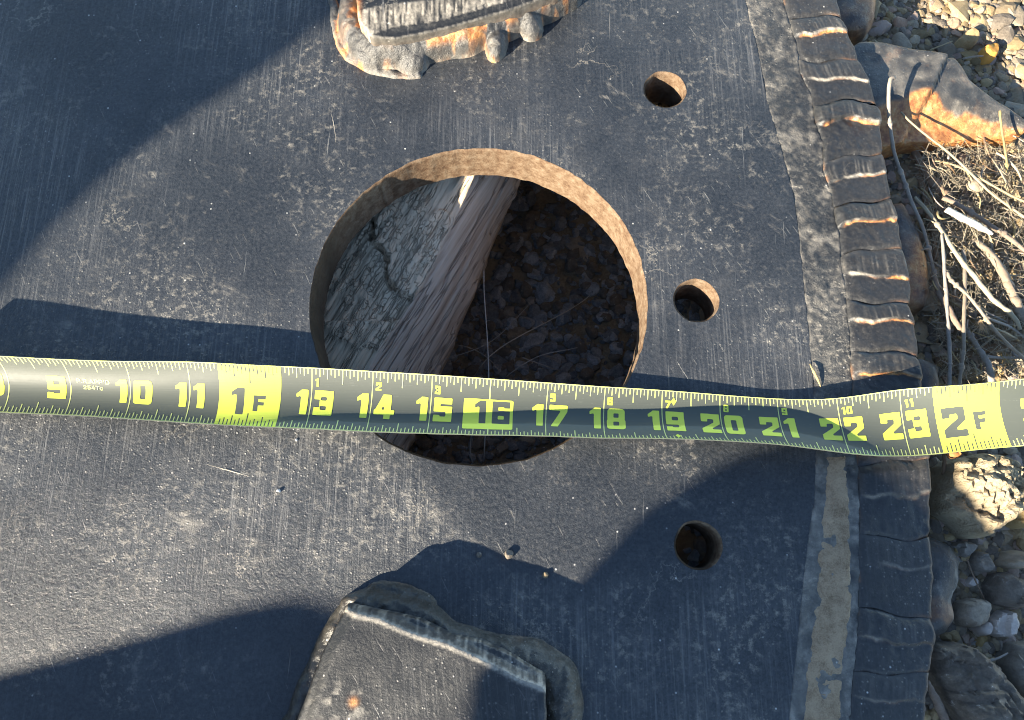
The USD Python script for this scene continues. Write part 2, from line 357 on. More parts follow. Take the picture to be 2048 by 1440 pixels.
M['hole_wall'] = usdkit.material(stage, L + 'shaded_cut', {
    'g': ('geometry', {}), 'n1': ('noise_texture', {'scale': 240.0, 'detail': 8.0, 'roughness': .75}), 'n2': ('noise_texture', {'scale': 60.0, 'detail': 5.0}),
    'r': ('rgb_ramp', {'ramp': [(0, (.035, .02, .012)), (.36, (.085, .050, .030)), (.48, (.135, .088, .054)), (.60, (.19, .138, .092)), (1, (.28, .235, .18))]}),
    'a': ('attribute', {'attribute': 'painted_shade'}), 'm': ('math', {'math_type': 'multiply_add', 'value2': 1.2, 'value3': -.6}), 's': ('math', {'math_type': 'add', 'use_clamp': True}), 'f': ('math', {'math_type': 'multiply', 'use_clamp': True}),
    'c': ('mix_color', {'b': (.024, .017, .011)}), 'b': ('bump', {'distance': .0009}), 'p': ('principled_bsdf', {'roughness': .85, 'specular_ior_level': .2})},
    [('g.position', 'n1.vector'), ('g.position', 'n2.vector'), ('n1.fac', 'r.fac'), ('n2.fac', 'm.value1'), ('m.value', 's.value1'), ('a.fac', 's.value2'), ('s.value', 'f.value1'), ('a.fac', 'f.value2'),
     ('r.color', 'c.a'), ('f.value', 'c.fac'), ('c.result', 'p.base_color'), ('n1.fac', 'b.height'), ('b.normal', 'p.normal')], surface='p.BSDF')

def tape_paint(name, col, worn, amount):
    return usdkit.material(stage, L + name, {
        'g': ('geometry', {}), 'm': ('mapping', {'rotation': (0, 0, .06), 'scale': (60.0, 1500.0, 300.0)}),
        'n': ('noise_texture', {'scale': 1.0, 'detail': 4.0, 'roughness': .65}), 'r': ramp(.58, .75),
        'n2': ('noise_texture', {'scale': 500.0, 'detail': 5.0, 'roughness': .7}), 'r2': ramp(.5, .72),
        'a': ('math', {'math_type': 'multiply'}), 'f': ('math', {'math_type': 'multiply', 'value2': amount}),
        'c': ('mix_color', {'a': col, 'b': worn}), 'rg': ('math', {'math_type': 'multiply_add', 'value2': .14, 'value3': .50}),
        'b': ('bump', {'distance': .00004}),
        'p': ('principled_bsdf', {'specular_ior_level': .4})},
        [('g.position', 'm.vector'), ('m.vector', 'n.vector'), ('n.fac', 'r.fac'), ('g.position', 'n2.vector'), ('n2.fac', 'r2.fac'),
         ('r.color', 'a.value1'), ('r2.color', 'a.value2'), ('a.value', 'f.value1'), ('f.value', 'c.fac'), ('c.result', 'p.base_color'),
         ('n2.fac', 'rg.value1'), ('rg.value', 'p.roughness'), ('n.fac', 'b.height'), ('b.normal', 'p.normal')], surface='p.BSDF')
M['tape_black'] = tape_paint('tape_black', (.078, .087, .075), (.24, .25, .22), .6)
M['tape_yellow'] = tape_paint('tape_yellow', (.62, .69, .085), (.42, .46, .14), .35)
M['tape_mark'] = tape_paint('tape_mark', (.58, .62, .22), (.36, .38, .18), .5)

# ------------------------------------------------------------------ ground
def ground_z(x, y):
    base = -.165 + (.165 - .033) * smoothstep(.122, .186, np.hypot(x + .012, y - .165))
    far = smoothstep(.6, 3.0, np.hypot(x, y))
    return base + .009 * fbm(x, y, 18, 4, 3) + .004 * fbm(x, y, 90, 3, 4) + far * .06 * fbm(x, y, .6, 3, 8)

def axis(lo, hi, step, far):
    a = np.arange(lo, hi + step / 2, step)
    g = step * 1.25 ** np.arange(1, 60)
    out = np.cumsum(g); out = out[out < far]
    return np.concatenate([(lo - out)[::-1], a, hi + out])
gx, gy = np.meshgrid(axis(-.35, .42, .004, 300), axis(-.15, .45, .004, 300), indexing='ij')
g = grid_mesh(np.stack([gx, gy, ground_z(gx, gy)], -1))
ground = part('ground', g, M['dirt'], smooth=True)
tag(ground, 'dry tan dirt ground under and beside the steel plate', 'ground', kind='structure')

# ------------------------------------------------------------------ the steel plate with its rim, lugs and teeth
T = .024
plate_edge = [(1478, -60), (1490, 0), (1515, 100), (1535, 205), (1560, 290), (1572, 333), (1589, 400), (1600, 492), (1609, 587), (1620, 693), (1628, 800),
              (1632, 900), (1628, 1000), (1615, 1090), (1605, 1180), (1596, 1270), (1586, 1360), (1578, 1440), (1562, 1560)]
block_left = [(1556, -60), (1565, 0), (1576, 43), (1592, 92), (1599, 145), (1622, 191), (1627, 237), (1643, 283), (1645, 342), (1662, 387), (1668, 429), (1678, 480), (1680, 527),
              (1690, 580), (1691, 613), (1698, 680), (1702, 780), (1710, 900), (1714, 960), (1716, 1080), (1716, 1200), (1708, 1300), (1700, 1400), (1688, 1560)]
block_right = [(1668, -60), (1676, 0), (1682, 40), (1698, 66), (1717, 119), (1742, 168), (1757, 211), (1768, 312), (1782, 385), (1795, 435), (1808, 493), (1815, 540), (1822, 573), (1819, 611), (1830, 645), (1838, 700),
               (1846, 790), (1860, 900), (1864, 985), (1862, 1070), (1866, 1130), (1863, 1230), (1872, 1300), (1858, 1360), (1852, 1440), (1840, 1560)]

def resample(pts, step=.002):
    ls = LineString(pts)
    n = int(ls.length / step)
    return np.array([ls.interpolate(k / n, normalized=True).coords[0] for k in range(n + 1)])

HOLES = []   # centre, radius
def hole_ring(cx, cy, r, n, amp, seed):
    a = np.arange(n) * 2 * math.pi / n
    x, y = cx + r * np.cos(a), cy + r * np.sin(a)
    rr = r + amp * 2 * fbm(x, y, 260, 4, seed) + amp * 1.2 * np.maximum(fbm(x, y, 60, 2, seed + 1), 0)
    return a, rr
c_main = np.array([-.0154, .1226])
hole_specs = [('hole_wall', c_main, .0774, 260, .0006)]
for (px, py, r) in ((1329.5, 179, .0098), (1392.5, 601, .0096), (1396, 1090, .0093)):
    hole_specs.append(('bolt_hole_wall', at(px, py)[:2], r, 64, .0004))

pe = resample(atp(plate_edge)[:, :2])
pe = pe + np.column_stack([.0005 * fbm(pe[:, 0], pe[:, 1], 150, 3, 5), np.zeros(len(pe))])
top = pe[0]; bot = pe[-1]
outline = np.vstack([pe, [(bot[0] - .02, -.48), (-.90, -.70), (-1.12, -.70), (-1.12, .62), (top[0] - .05, .62)]])
plate = thing('steel_plate', 'big weathered black steel plate with a round hole, bolt holes and a ridged rim', 'steel plate')
rings = []
for name, c, r, n, amp in hole_specs:
    a, rr = hole_ring(c[0], c[1], r, n, amp, int(1000 * r))
    rings.append((name, c, a, rr))
poly = Polygon(outline, [np.column_stack([c[0] + (rr + .0009) * np.cos(a), c[1] + (rr + .0009) * np.sin(a)]) for _, c, a, rr in rings])
body = trimesh.creation.extrude_polygon(poly, T, engine='earcut'); body.apply_translation([0, 0, -T])
part('plate_body', body, M['plate'], plate)
for name, c, a, rr in rings:
    prof = [(.00092, .00005), (.0005, -.0001), (.0001, -.0007), (0, -.0016), (.0001, -.006), (.0001, -.012), (.0001, -.018), (.0002, -T - .0004)]
    n = len(a)
    pts = np.array([[(c[0] + (rr[k] + o) * math.cos(a[k]), c[1] + (rr[k] + o) * math.sin(a[k]), z) for (o, z) in prof] for k in list(range(n)) + [0]])
    an = np.concatenate([a, a[:1]])
    big_hole = name == 'hole_wall'
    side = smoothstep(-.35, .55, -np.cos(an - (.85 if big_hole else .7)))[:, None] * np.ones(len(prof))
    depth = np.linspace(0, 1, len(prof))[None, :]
    painted_shade = np.clip(side * .95 + (0 if big_hole else .5 * (depth > .7)), 0, 1)  # shade on the sunless side and in the depths, painted into the wall colour
    pts[..., :2] += (.0004 * fbm(pts[..., 0], pts[..., 1], 300, 3, 15, pts[..., 2]))[..., None]
    part(name, grid_mesh(pts), M['hole_wall'], plate, smooth=True, attrs={'painted_shade': painted_shade.ravel()})

# weld seam between plate and rim
sl, sr = atp(plate_edge)[:, :2], atp(block_left)[:, :2]
seam_poly = np.vstack([sl + [-.0006, 0], (sr + [.0012, 0])[::-1]])
def seam_z(x, y, d):
    return -.0002 + .0006 * fbm(x, y, 120, 3, 11) + .0008 * fbm(x, y, 420, 3, 12) + .0003 * smoothstep(.0, .15, fbm(x, y, 210, 3, 13))
v, f, d = pillow(seam_poly, seam_z, -.02, .0009, .0010, .0006, 3)
dust = np.clip(.06 + 1.6 * fbm(v[:, 0], v[:, 1], 90, 3, 14) + 2.2 * fbm(v[:, 0], v[:, 1], 420, 3, 24) + .55 * smoothstep(.0045, .0005, d) * (fbm(v[:, 0], v[:, 1], 90, 2, 15) > -.03), 0, 1.3)
lowhalf = smoothstep(.055, .035, v[:, 1])
dust = np.clip(dust * .42 + .55 * lowhalf * (.6 + 2 * fbm(v[:, 0], v[:, 1], 200, 3, 41)), 0, 1)
part('weld_seam', (v, f), M['weld'], plate, smooth=True, attrs={'dust': dust})
# the ridged wear blocks of the rim: (left y, right y) of the creases between them
creases = [(-46, -52), (43, 36), (122, 118), (212, 207), (322, 309), (412, 398), (514, 503), (602, 607), (705, 712), (808, 815), (932, 916), (1064, 1076), (1212, 1240), (1345, 1346), (1470, 1480)]
bl, br = np.array(block_left), np.array(block_right)
prof_v = [0, .025, .06, .12, .25, .36, .40, .425, .445, .50, .65, .85, .93, .97, 1.0]
prof_z = [-.7, -.2, .7, 1.4, 1.9, 2.1, 2.1, 1.2, .30, .1, .3, .7, .6, -.1, -.7]
pz = PchipInterpolator(prof_v, prof_z)
for k in range(len(creases) - 1):
    (l0, r0), (l1, r1) = creases[k], creases[k + 1]
    nu, nv = 44, 48
    low = k >= 10
    V = np.zeros((nu, nv, 3)); rust = np.zeros((nu, nv)); dust = np.zeros((nu, nv))
    for i in range(nu):
        u = i / (nu - 1)
        vv = np.linspace(0, 1, nv)
        bows = [(4 + 6 * math.sin(q * 2.4)) * math.sin(math.pi * u) * (1 if q < 10 else -1) + 3 * math.sin(u * 9 + q) for q in (k, k + 1)]
        yy_ = (l0 + (r0 - l0) * u - bows[0]) * (1 - vv) + (l1 + (r1 - l1) * u - bows[1]) * vv
        xl = np.interp(yy_, bl[:, 1], bl[:, 0]); xr = np.interp(yy_, br[:, 1], br[:, 0])
        V[i] = at(xl + (xr - xl) * u, yy_, 0.0)
    U, W = np.meshgrid(np.linspace(0, 1, nu), np.linspace(0, 1, nv), indexing='ij')
    wig = .06 * 2 * fbm(V[..., 0], V[..., 1], 120, 3, 40 + k) + .035 * 2 * fbm(V[..., 0], V[..., 1], 480, 3, 60 + k)
    shift = [.0, .05, -.04, .07, -.02, .03, -.06, .04, .0, .06, -.03, .05, -.04, .02][k]
    w2 = np.clip(W + (wig + shift + .10 * (U - .5) * math.sin(k * 1.9)) * np.sin(math.pi * W), 0, 1)
    z = pz(w2) * (.62 if low else 1.0) * (1 + .5 * fbm(U * .03, U * 0 + k, 90, 2, k))
    # the ledge starts a little inside the left end and the ends are rounded
    el = smoothstep(0, .14, U); er = smoothstep(0, .07, 1 - U)
    z = z * (.25 + .75 * el) - 2.2 * (1 - np.sqrt(np.clip(1 - (1 - np.clip(U / .10, 0, 1)) ** 2, 0, 1))) - 2.6 * (1 - np.sqrt(np.clip(1 - (1 - np.clip((1 - U) / .07, 0, 1)) ** 2, 0, 1)))
    z = z + 1.5 * fbm(V[..., 0], V[..., 1], 100, 3, 80 + k) + .9 * fbm(V[..., 0], V[..., 1], 380, 4, 81 + k)
    V[..., 2] = z * .001 * (.8 + .35 * math.sin(k * 2.7)) + .0004
    V[..., 0] += .0022 * fbm(V[..., 0], V[..., 1], 130, 3, 77) * smoothstep(.6, 1, U)
    led = np.exp(-((w2 - .425) / .022) ** 2) * smoothstep(.06, .16, U)
    led2 = np.exp(-((w2 - .447) / .020) ** 2) * smoothstep(.06, .16, U)
    rust = np.clip(led2 * (.75 + 3.8 * fbm(V[..., 0], V[..., 1], 100, 2, 90 + k)), 0, 1) * (.35 if low else 1)
    streak = np.clip(3.2 * fbm(U, 0 * U + k, 42, 3, 17), 0, 1) * smoothstep(.06, .12, w2) * smoothstep(.42, .36, w2)
    dust = np.clip(led * (.6 + 4.2 * fbm(V[..., 0], V[..., 1], 90, 3, 95 + k)) + .45 * streak * (.6 + 1.2 * fbm(V[..., 0], V[..., 1], 220, 2, 19)) + .12 * smoothstep(.12, .02, W), 0, 1) * (.5 if low else 1)
    rust = np.maximum(rust, .40 * smoothstep(.93, .99, W) * smoothstep(.5, .95, U))
    rust = np.maximum(rust, .5 * smoothstep(.07, .0, U) * smoothstep(.08, .16, fbm(V[..., 0], V[..., 1], 140, 2, 33)))
    top_pts = V
    # wall down on the two ends
    low_r = V[-1:].copy(); low_r[..., 2] = -.028; low_r[..., 0] -= .001
    low_l = V[:1].copy(); low_l[..., 2] = -.02
    allp = np.concatenate([low_l, top_pts, low_r]); ru = np.concatenate([rust[:1], rust, np.full((1, nv), .35)]); du = np.concatenate([dust[:1], dust, dust[-1:]])
    m = grid_mesh(allp)
    m = (m[0], m[1][:, ::-1])
    part('wear_block', m, M['block'], plate, smooth=True, attrs={'rust': ru.ravel(), 'dust': du.ravel()})
# the ring the blocks sit on
ring_l, ring_r = atp(block_left)[:, :2] + [.001, 0], atp(block_right)[:, :2] - [.004, 0]
v, f, d = pillow(np.vstack([ring_l, ring_r[::-1]]), lambda x, y, d: np.full(len(x), -.0035), -.03, .004, .002, .001)
part('rim_ring', (v, f), M['block'], plate, attrs={'rust': np.full(len(v), .5)})

# lugs welded on the plate (lower one in view, upper one cut by the frame)
def noisy(pts, amp, s, seed, close=True, step=.0016):
    pts = np.asarray(pts, float)
    ls = LineString(np.vstack([pts, pts[:1]])) if close else LineString(pts)
    n = int(ls.length / step)
    q = np.array([ls.interpolate(k / n, normalized=True).coords[0] for k in range(n)])
    return q + amp * 2 * np.column_stack([fbm(q[:, 0], q[:, 1], s, 3, seed), fbm(q[:, 0], q[:, 1], s, 3, seed + 9)])

LZ = .021
def lug(name, face, ztop, label, seed, bevel):
    o = noisy(atp(face, ztop)[:, :2], .0004, 200, seed)
    def zt(x, y, d):
        return ztop + .0006 * fbm(x, y, 90, 3, seed) - bevel(x, y, d)
    v, f, d = pillow(o, zt, .0004, .0009, .0012, .0009, seed)
    return v, f, d
face_low = [(692, 1208), (779, 1226), (841, 1240), (897, 1270), (966, 1284), (1029, 1315), (1092, 1352), (1094, 1440), (1080, 1640), (520, 1640), (588, 1446), (612, 1385), (640, 1310)]
chalk = np.array([(690, 1219), (701, 1228), (760, 1241), (829, 1272), (897, 1291), (991, 1335), (1044, 1363), (1100, 1382)], float)
chw = atp(chalk, LZ)
def bev_low(x, y, d):
    yl = np.interp(x, chw[:, 0], chw[:, 1])
    xl = np.interp(-y, -atp([(700, 1213), (655, 1310), (634, 1380), (600, 1500)], LZ)[:, 1], atp([(725, 1213), (672, 1310), (648, 1385), (615, 1500)], LZ)[:, 0])
    return .0035 * smoothstep(0, .0045, y - yl) + .0025 * smoothstep(0, .006, xl - x)
v, f, d = lug('mounting_lug', face_low, LZ, None, 21, bev_low)
yl = np.interp(v[:, 0], chw[:, 0], chw[:, 1])
rust = 1.1 * np.exp(-(np.hypot(v[:, 0] - at(707, 1405, LZ)[0], v[:, 1] - at(707, 1405, LZ)[1]) / .0021) ** 2)
dust = np.clip(2.2 * np.exp(-((v[:, 1] - yl + .0004 * fbm(v[:, 0], v[:, 1], 300, 2, 4)) / .0008) ** 2) + .8 * np.exp(-(np.hypot((v[:, 0] - at(690, 1405, LZ)[0]) * .6, v[:, 1] - at(690, 1405, LZ)[1]) / .006) ** 2) * smoothstep(.0, .15, fbm(v[:, 0], v[:, 1], 330, 3, 77)) + np.clip(2.5 * fbm(v[:, 0] * 5, v[:, 1] * .5, 260, 3, 9), 0, .8) * (v[:, 1] > yl) * (v[:, 2] > .012), 0, 1)
lug1 = part('mounting_lug', (v, f), M['lug'], plate, smooth=True, attrs={'rust': rust, 'dust': dust}, label='lower welded lug with a chalky worn edge')

def weld_mass(name, parent, strips, blobs, seed, material, rust_of, h=.0006):
    """Weld metal round a lug: beads (px path, radii, axis height) and drips (px, py, rx, ry, height, angle) run together into one skin over the plate."""
    B = [np.column_stack([atp(p, z)[:, :2]]) for p, r, z in strips]
    allp = np.vstack(B + [atp([(q[0], q[1])], 0)[:, :2] for q in blobs])
    x0, y0 = allp.min(0) - .014; x1, y1 = allp.max(0) + .014
    X, Y = np.meshgrid(np.arange(x0, x1, h), np.arange(y0, y1, h), indexing='ij')
    wx, wy = X + .0022 * fbm(X, Y, 120, 3, seed), Y + .0022 * fbm(X, Y, 120, 3, seed + 1)
    Z = np.full(X.shape, -.02); crown = np.zeros(X.shape)
    def smax(a, b, k=.0016):
        t = np.clip(.5 + .5 * (b - a) / k, 0, 1)
        return a * (1 - t) + b * t + k * t * (1 - t)
    flat = np.column_stack([wx.ravel(), wy.ravel()])
    for (p, rad, z), P in zip(strips, B):
        t = np.linspace(0, 1, len(P)); tf = np.linspace(0, 1, 160)
        Q = CubicSpline(t, P)(tf); R = np.interp(tf, np.linspace(0, 1, len(rad)), rad)
        R = R * (1 + .05 * np.sin(np.cumsum(np.linalg.norm(np.gradient(Q, axis=0), axis=1)) / .0035 + seed))
        best = np.full(len(flat), -.02)
        for i in range(len(Q)):
            d2 = (flat[:, 0] - Q[i, 0]) ** 2 + (flat[:, 1] - Q[i, 1]) ** 2
            q = d2 / (1.7 * R[i]) ** 2
            m = q < 2.2
            best[m] = np.maximum(best[m], (z + R[i]) * np.where(q[m] < 1, np.sqrt(np.clip(1 - q[m], 0, 1)), -1.5 * (q[m] - 1)))
        Z = smax(Z, best.reshape(X.shape))
    for (px, py, rx, ry, hh, ang) in blobs:
        c = at(px, py, hh * .5)
        ux = (wx - c[0]) * math.cos(ang) + (wy - c[1]) * math.sin(ang); uy = -(wx - c[0]) * math.sin(ang) + (wy - c[1]) * math.cos(ang)
        q = (ux / rx) ** 2 + (uy / ry) ** 2
        e = np.where(q < 1, hh * np.sqrt(np.clip(1 - q, 0, 1)) ** .8, -1.5 * hh * np.minimum(q - 1, 3))
        crown = np.maximum(crown, np.where(q < .8, 1, 0) * (1 - q))
        Z = smax(Z, e, .0026)
    Z = Z + .0030 * fbm(X, Y, 150, 4, seed + 2) * smoothstep(-.001, .003, Z) + .0016 * fbm(X, Y, 420, 4, seed + 3) * smoothstep(-.001, .002, Z)
    keep = Z > -.0015
    V = np.stack([X, Y, Z], -1)
    v, f = grid_mesh(V)
    f = f[keep.ravel()[f].any(1)]
    v[:, 2] = np.maximum(v[:, 2], -.003)
    u, inv = np.unique(f, return_inverse=True)
    v = v[u]; f = inv.reshape(-1, 3)
    crown = crown.ravel()[u]
    toe = np.exp(-np.maximum(v[:, 2], 0) / .0016)
    dust = np.clip((.9 if seed > 320 else .25) * toe * (.4 + 2 * fbm(v[:, 0], v[:, 1], 150, 3, seed + 4)) + .10, 0, 1) * (1 - .8 * np.clip(crown * 3, 0, 1))
    rust = np.clip(rust_of(v) + (.6 if seed > 320 else .10) * smoothstep(.05, .16, fbm(v[:, 0], v[:, 1], 230, 3, seed + 8)) + (.5 if seed > 320 else .15) * toe * (fbm(v[:, 0], v[:, 1], 80, 2, seed + 6) > 0), 0, 1.2) * (1 - np.clip(crown * 3, 0, 1))
    part(name, (v, f), material, parent, smooth=True, attrs={'rust': rust, 'dust': dust})
M['weld_dark'] = steel('lug_weld_shaded_steel', dark=(.007, .0064, .0048), grey=(.024, .021, .015), dusty=.22, scratch=.0, bump=1.0, rough=.20, chips=0)  # shaded copy of the weld steel, shade put into its darker colour
weld_mass('weld_fillet', lug1, [([(694, 1214), (652, 1292), (624, 1362), (590, 1440), (545, 1580)], [.0025, .0032, .0034, .0034], .005),
             ([(688, 1206), (740, 1206), (800, 1222), (866, 1246), (930, 1282), (1000, 1304), (1060, 1322), (1108, 1352), (1122, 1410), (1120, 1600)], [.0016, .0036, .0040, .0030, .0032, .0044, .0052, .0050, .0050], .0055)],
      [(800, 1196, .0150, .0060, .0046, -.2)], 300, M['weld_dark'], lambda v: .02 + .3 * fbm(v[:, 0], v[:, 1], 60, 2, 5))

face_up = [(703, -90), (712, 0), (716, 38), (740, 66), (790, 66), (851, 55), (945, 31), (1040, 2), (1120, -30), (1175, -90)]
upl = np.array([(700, 24), (722, 20), (745, 15), (800, 6), (860, 0), (960, -25), (1080, -60)], float)
upw = atp(upl, LZ)
dnl = np.array([(716, 60), (738, 63), (780, 47), (874, 33), (968, 7), (1060, -20), (1150, -60)], float)
dnw = atp(dnl, LZ)
def bev_up(x, y, d):
    yu = np.interp(x, upw[:, 0], upw[:, 1]); yd = np.interp(x, dnw[:, 0], dnw[:, 1])
    return .0028 * smoothstep(0, 1, (yu - y) / np.maximum(yu - yd, .001)) + .0012 * smoothstep(0, .003, yd - y)
v, f, d = lug('mounting_lug', face_up, LZ, None, 25, bev_up)
yu = np.interp(v[:, 0], upw[:, 0], upw[:, 1]); yd = np.interp(v[:, 0], dnw[:, 0], dnw[:, 1])
band = smoothstep(.0005, -.0005, v[:, 1] - yu) * smoothstep(-.0005, .0005, v[:, 1] - yd)
dust = np.clip(band * (.5 + 2.5 * fbm(v[:, 0] * 6, v[:, 1] * .6, 260, 3, 9)) + .3 * (d < .001), 0, 1)
xl = at(716, 20, LZ)[0]
rust = np.clip(smoothstep(.004, .0, v[:, 0] - xl + .0) * .7 + .8 * smoothstep(.0, -.002, v[:, 2] - .015), 0, 1)
lug2 = part('mounting_lug', (v, f), M['lug'], plate, smooth=True, attrs={'rust': rust, 'dust': dust}, label='upper welded lug with a rusty lower side and lumpy weld drips')
M['weld_dark'] = steel('lug_weld_lit_steel', dark=(.026, .026, .027), grey=(.085, .083, .080), dusty=1.0, scratch=.0, bump=1.5, rough=.28, chips=0)  # sunlit copy of the weld steel, light put into its paler colour
weld_mass('weld_fillet', lug2, [([(755, 92), (800, 88), (850, 76), (900, 68), (950, 52), (1000, 34), (1060, 8), (1130, -30)], [.004, .0052, .0050, .0056, .005, .005, .006], .0085),
             ([(664, -40), (668, 20), (676, 70), (690, 104), (722, 128), (775, 146), (835, 152)], [.0012, .0016, .0014, .0016, .0014, .0008], .0006),
             ([(706, -60), (703, 0), (704, 50), (726, 78), (765, 92)], [.004, .0045, .005, .0045, .004], .0075)],
      [(730, 102, .0120, .0070, .0085, -.65), (822, 108, .0095, .0098, .0088, -.3), (993, 78, .0056, .0112, .0090, -.1), (1052, 30, .0080, .0130, .0105, .45),
       (837, 147, .0018, .0018, .0022, 0)], 340, M['weld_dark'], lambda v: .05 + .95 * np.exp(-((v[:, 2] - .012) / .003) ** 2) * smoothstep(.40, .75, 1 - np.abs(v[:, 0] + .02) / .09) + 1.4 * fbm(v[:, 0], v[:, 1], 90, 3, 5))

# teeth and holders under the rim
def tooth(name, px_outline, ztop, zbot, edge, drop, seed, rust_fn, label=None, extra=None):
    o = noisy(atp(px_outline, ztop)[:, :2], .0002 if seed == 51 else .0005, 120, seed)
    def zt(x, y, d):
        z = ztop + (.0005 if seed == 51 else .0010) * fbm(x, y, 110, 3, seed)
        return z + (extra(x, y, d) if extra else 0)
    v, f, d = pillow(o, zt, zbot, .0014, edge, drop, seed)
    part(name, (v, f), M['claw'], plate, smooth=True, attrs={'rust': rust_fn(v, d), 'dust': np.clip(.25 + fbm(v[:, 0], v[:, 1], 200, 2, seed), 0, 1) * .6}, label=label)
claw_px = [(1690, 150), (1700, 95), (1722, 82), (1760, 81), (1830, 97), (1895, 111), (1912, 111), (1928, 126), (1946, 150), (1990, 171), (2040, 200), (2075, 225), (2080, 240), (2046, 247), (2020, 246), (1960, 252), (1880, 262), (1845, 262), (1800, 274), (1762, 282), (1730, 270)]
cr0, cr1 = at(1897, 108, -.010)[:2], at(1848, 214, -.010)[:2]
def claw_extra(x, y, d):
    t = np.clip(((x - cr0[0]) * (cr1[0] - cr0[0]) + (y - cr0[1]) * (cr1[1] - cr0[1])) / np.dot(cr1 - cr0, cr1 - cr0), 0, 1.3)
    n = np.array([-(cr1 - cr0)[1], (cr1 - cr0)[0]]) / np.linalg.norm(cr1 - cr0)
    s = (x - cr0[0]) * n[0] + (y - cr0[1]) * n[1]
    right = np.clip(s, 0, .05)
    lowl = atp([(1690, 215), (1790, 205), (1850, 198), (1910, 206), (1990, 222), (2060, 238)], -.012)
    yl = np.interp(x, lowl[:, 0], lowl[:, 1])
    return -.0013 * np.exp(-(s / .0009) ** 2) - .0010 * smoothstep(0, .0012, s) - .006 * smoothstep(.002, .036, right) + .0016 * np.exp(-(s / .0012) ** 2) * 0 - .009 * smoothstep(-.004, .014, yl - y) + .0020 * smoothstep(-.02, .0, s) * (s < 0)
def claw_rust(v, d):
    lowl = atp([(1690, 212), (1760, 214), (1800, 200), (1840, 190), (1870, 192), (1890, 210), (1925, 222), (1935, 218), (1990, 228), (2020, 240), (2060, 243)], -.012)
    yl = np.interp(v[:, 0], lowl[:, 0], lowl[:, 1])
    r = smoothstep(-.0018, .0018, yl - v[:, 1] + .004 * fbm(v[:, 0], v[:, 1], 240, 3, 2)) * 1.4
    return np.clip(r * .75 + .2 * (fbm(v[:, 0], v[:, 1], 140, 3, 8) > .16), 0, .92)
tooth('digging_tooth', claw_px, -.0085, -.030, .0012, .0008, 51, claw_rust, 'bent black tooth with an orange rust patch along its lower side', claw_extra)
brown = lambda v, d: np.full(len(v), .85)
tooth('digging_tooth', [(1650, -60), (1740, -60), (1764, -20), (1762, 25), (1745, 50), (1715, 56), (1660, 50)], -.014, -.05, .010, .010, 52, lambda v, d: np.clip(.55 + 1.5 * fbm(v[:, 0], v[:, 1], 120, 3, 3), 0, 1), 'rounded brown and black tooth end in the top shadow')
tooth('digging_tooth', [(1840, 1085), (1880, 1070), (1915, 1085), (1935, 1120), (1938, 1165), (1922, 1200), (1928, 1240), (1910, 1272), (1880, 1282), (1840, 1275)], -.016, -.055, .010, .010, 53, lambda v, d: .5 * smoothstep(.06, .16, fbm(v[:, 0], v[:, 1], 80, 3, 3)), 'rounded black tooth end in the lower shadow')
tooth('tooth_holder', [(1770, 400), (1815, 395), (1850, 460), (1868, 520), (1872, 580), (1862, 610), (1800, 612)], -.0165, -.06, .008, .008, 54, lambda v, d: np.clip(.55 + 2.0 * fbm(v[:, 0], v[:, 1], 70, 3, 3), 0, .9))
tooth('tooth_holder', [(1820, 715), (1850, 708), (1885, 722), (1893, 760), (1890, 820), (1820, 830)], -.0165, -.06, .008, .008, 55, lambda v, d: np.clip(.3 + 2.0 * fbm(v[:, 0], v[:, 1], 70, 3, 3), 0, .9))

# added plates out of view, left and below, shaped to cast the shadows
def upright(name, shadow_px, axis_, where, thick, extra, zmin=-.001):
    """An added, unseen plate standing in the plane axis_ = where; shadow_px are points of the plate that its upper edge shades."""
    out = []
    for (px, py) in shadow_px:
        q = at(px, py)
        k = (q[axis_] - where) / (math.cos(SUN_PHI) if axis_ == 0 else math.sin(SUN_PHI))
        o = q[1 - axis_] - k * (math.sin(SUN_PHI) if axis_ == 0 else math.cos(SUN_PHI))
        out.append((o, k * math.tan(SUN_EL)))
    out = np.array(out + extra(out))
    m = trimesh.creation.extrude_polygon(Polygon(out).buffer(0).buffer(-.002).buffer(.002), thick, engine='earcut')
    v = m.vertices.copy()
    w = np.zeros_like(v); w[:, 1 - axis_] = v[:, 0]; w[:, 2] = v[:, 1]; w[:, axis_] = where - v[:, 2]
    f = m.faces if axis_ == 0 else m.faces[:, ::-1]
    keep = w.copy(); keep[:, 2] = np.maximum(keep[:, 2], .0005)
    part(name, (keep, f), M['plate'], plate)
upright('upright_plate', [(-260, 860), (-120, 715), (0, 585), (110, 455), (200, 365), (310, 280), (420, 205), (540, 130), (640, 55), (760, -30), (900, -120)], 0, -1.05, .02,
        lambda o: [(o[-1][0] + .02, o[-1][1] + .03), (.20, o[-1][1] + .03), (.20, .0005), (o[0][0], .0005)])
upright('upright_plate', [(-420, 1480), (-150, 1380), (0, 1343), (170, 1300), (330, 1255), (480, 1212), (600, 1192), (680, 1205), (730, 1290), (765, 1440), (800, 1600),
                          (1080, 1600), (1110, 1440), (1112, 1300), (1128, 1195), (1200, 1118), (1290, 1022), (1390, 956), (1500, 900), (1600, 870), (1720, 880), (1810, 935), (1880, 1010), (1960, 1100), (2090, 1230), (2300, 1420)], 1, -.43, .018,
        lambda o: [(o[-1][0] + .02, .0005), (o[0][0] - .02, .0005)])

# gouge burrs on the plate's skin
for i, (pp, r_) in enumerate([([(412, 928), (440, 936), (470, 944), (498, 953)], .00042), ([(662, 226), (668, 250), (672, 285)], .00035)]):
    v, f = tube(atp(pp, -.0001), [.0001, r_ * .6, r_, r_ * .3], 6, 90 + i, .2, 8)
    part('gouge_burr', (v, f), M['plate'], plate, smooth=True, attrs={'dust': np.full(len(v), .9)})

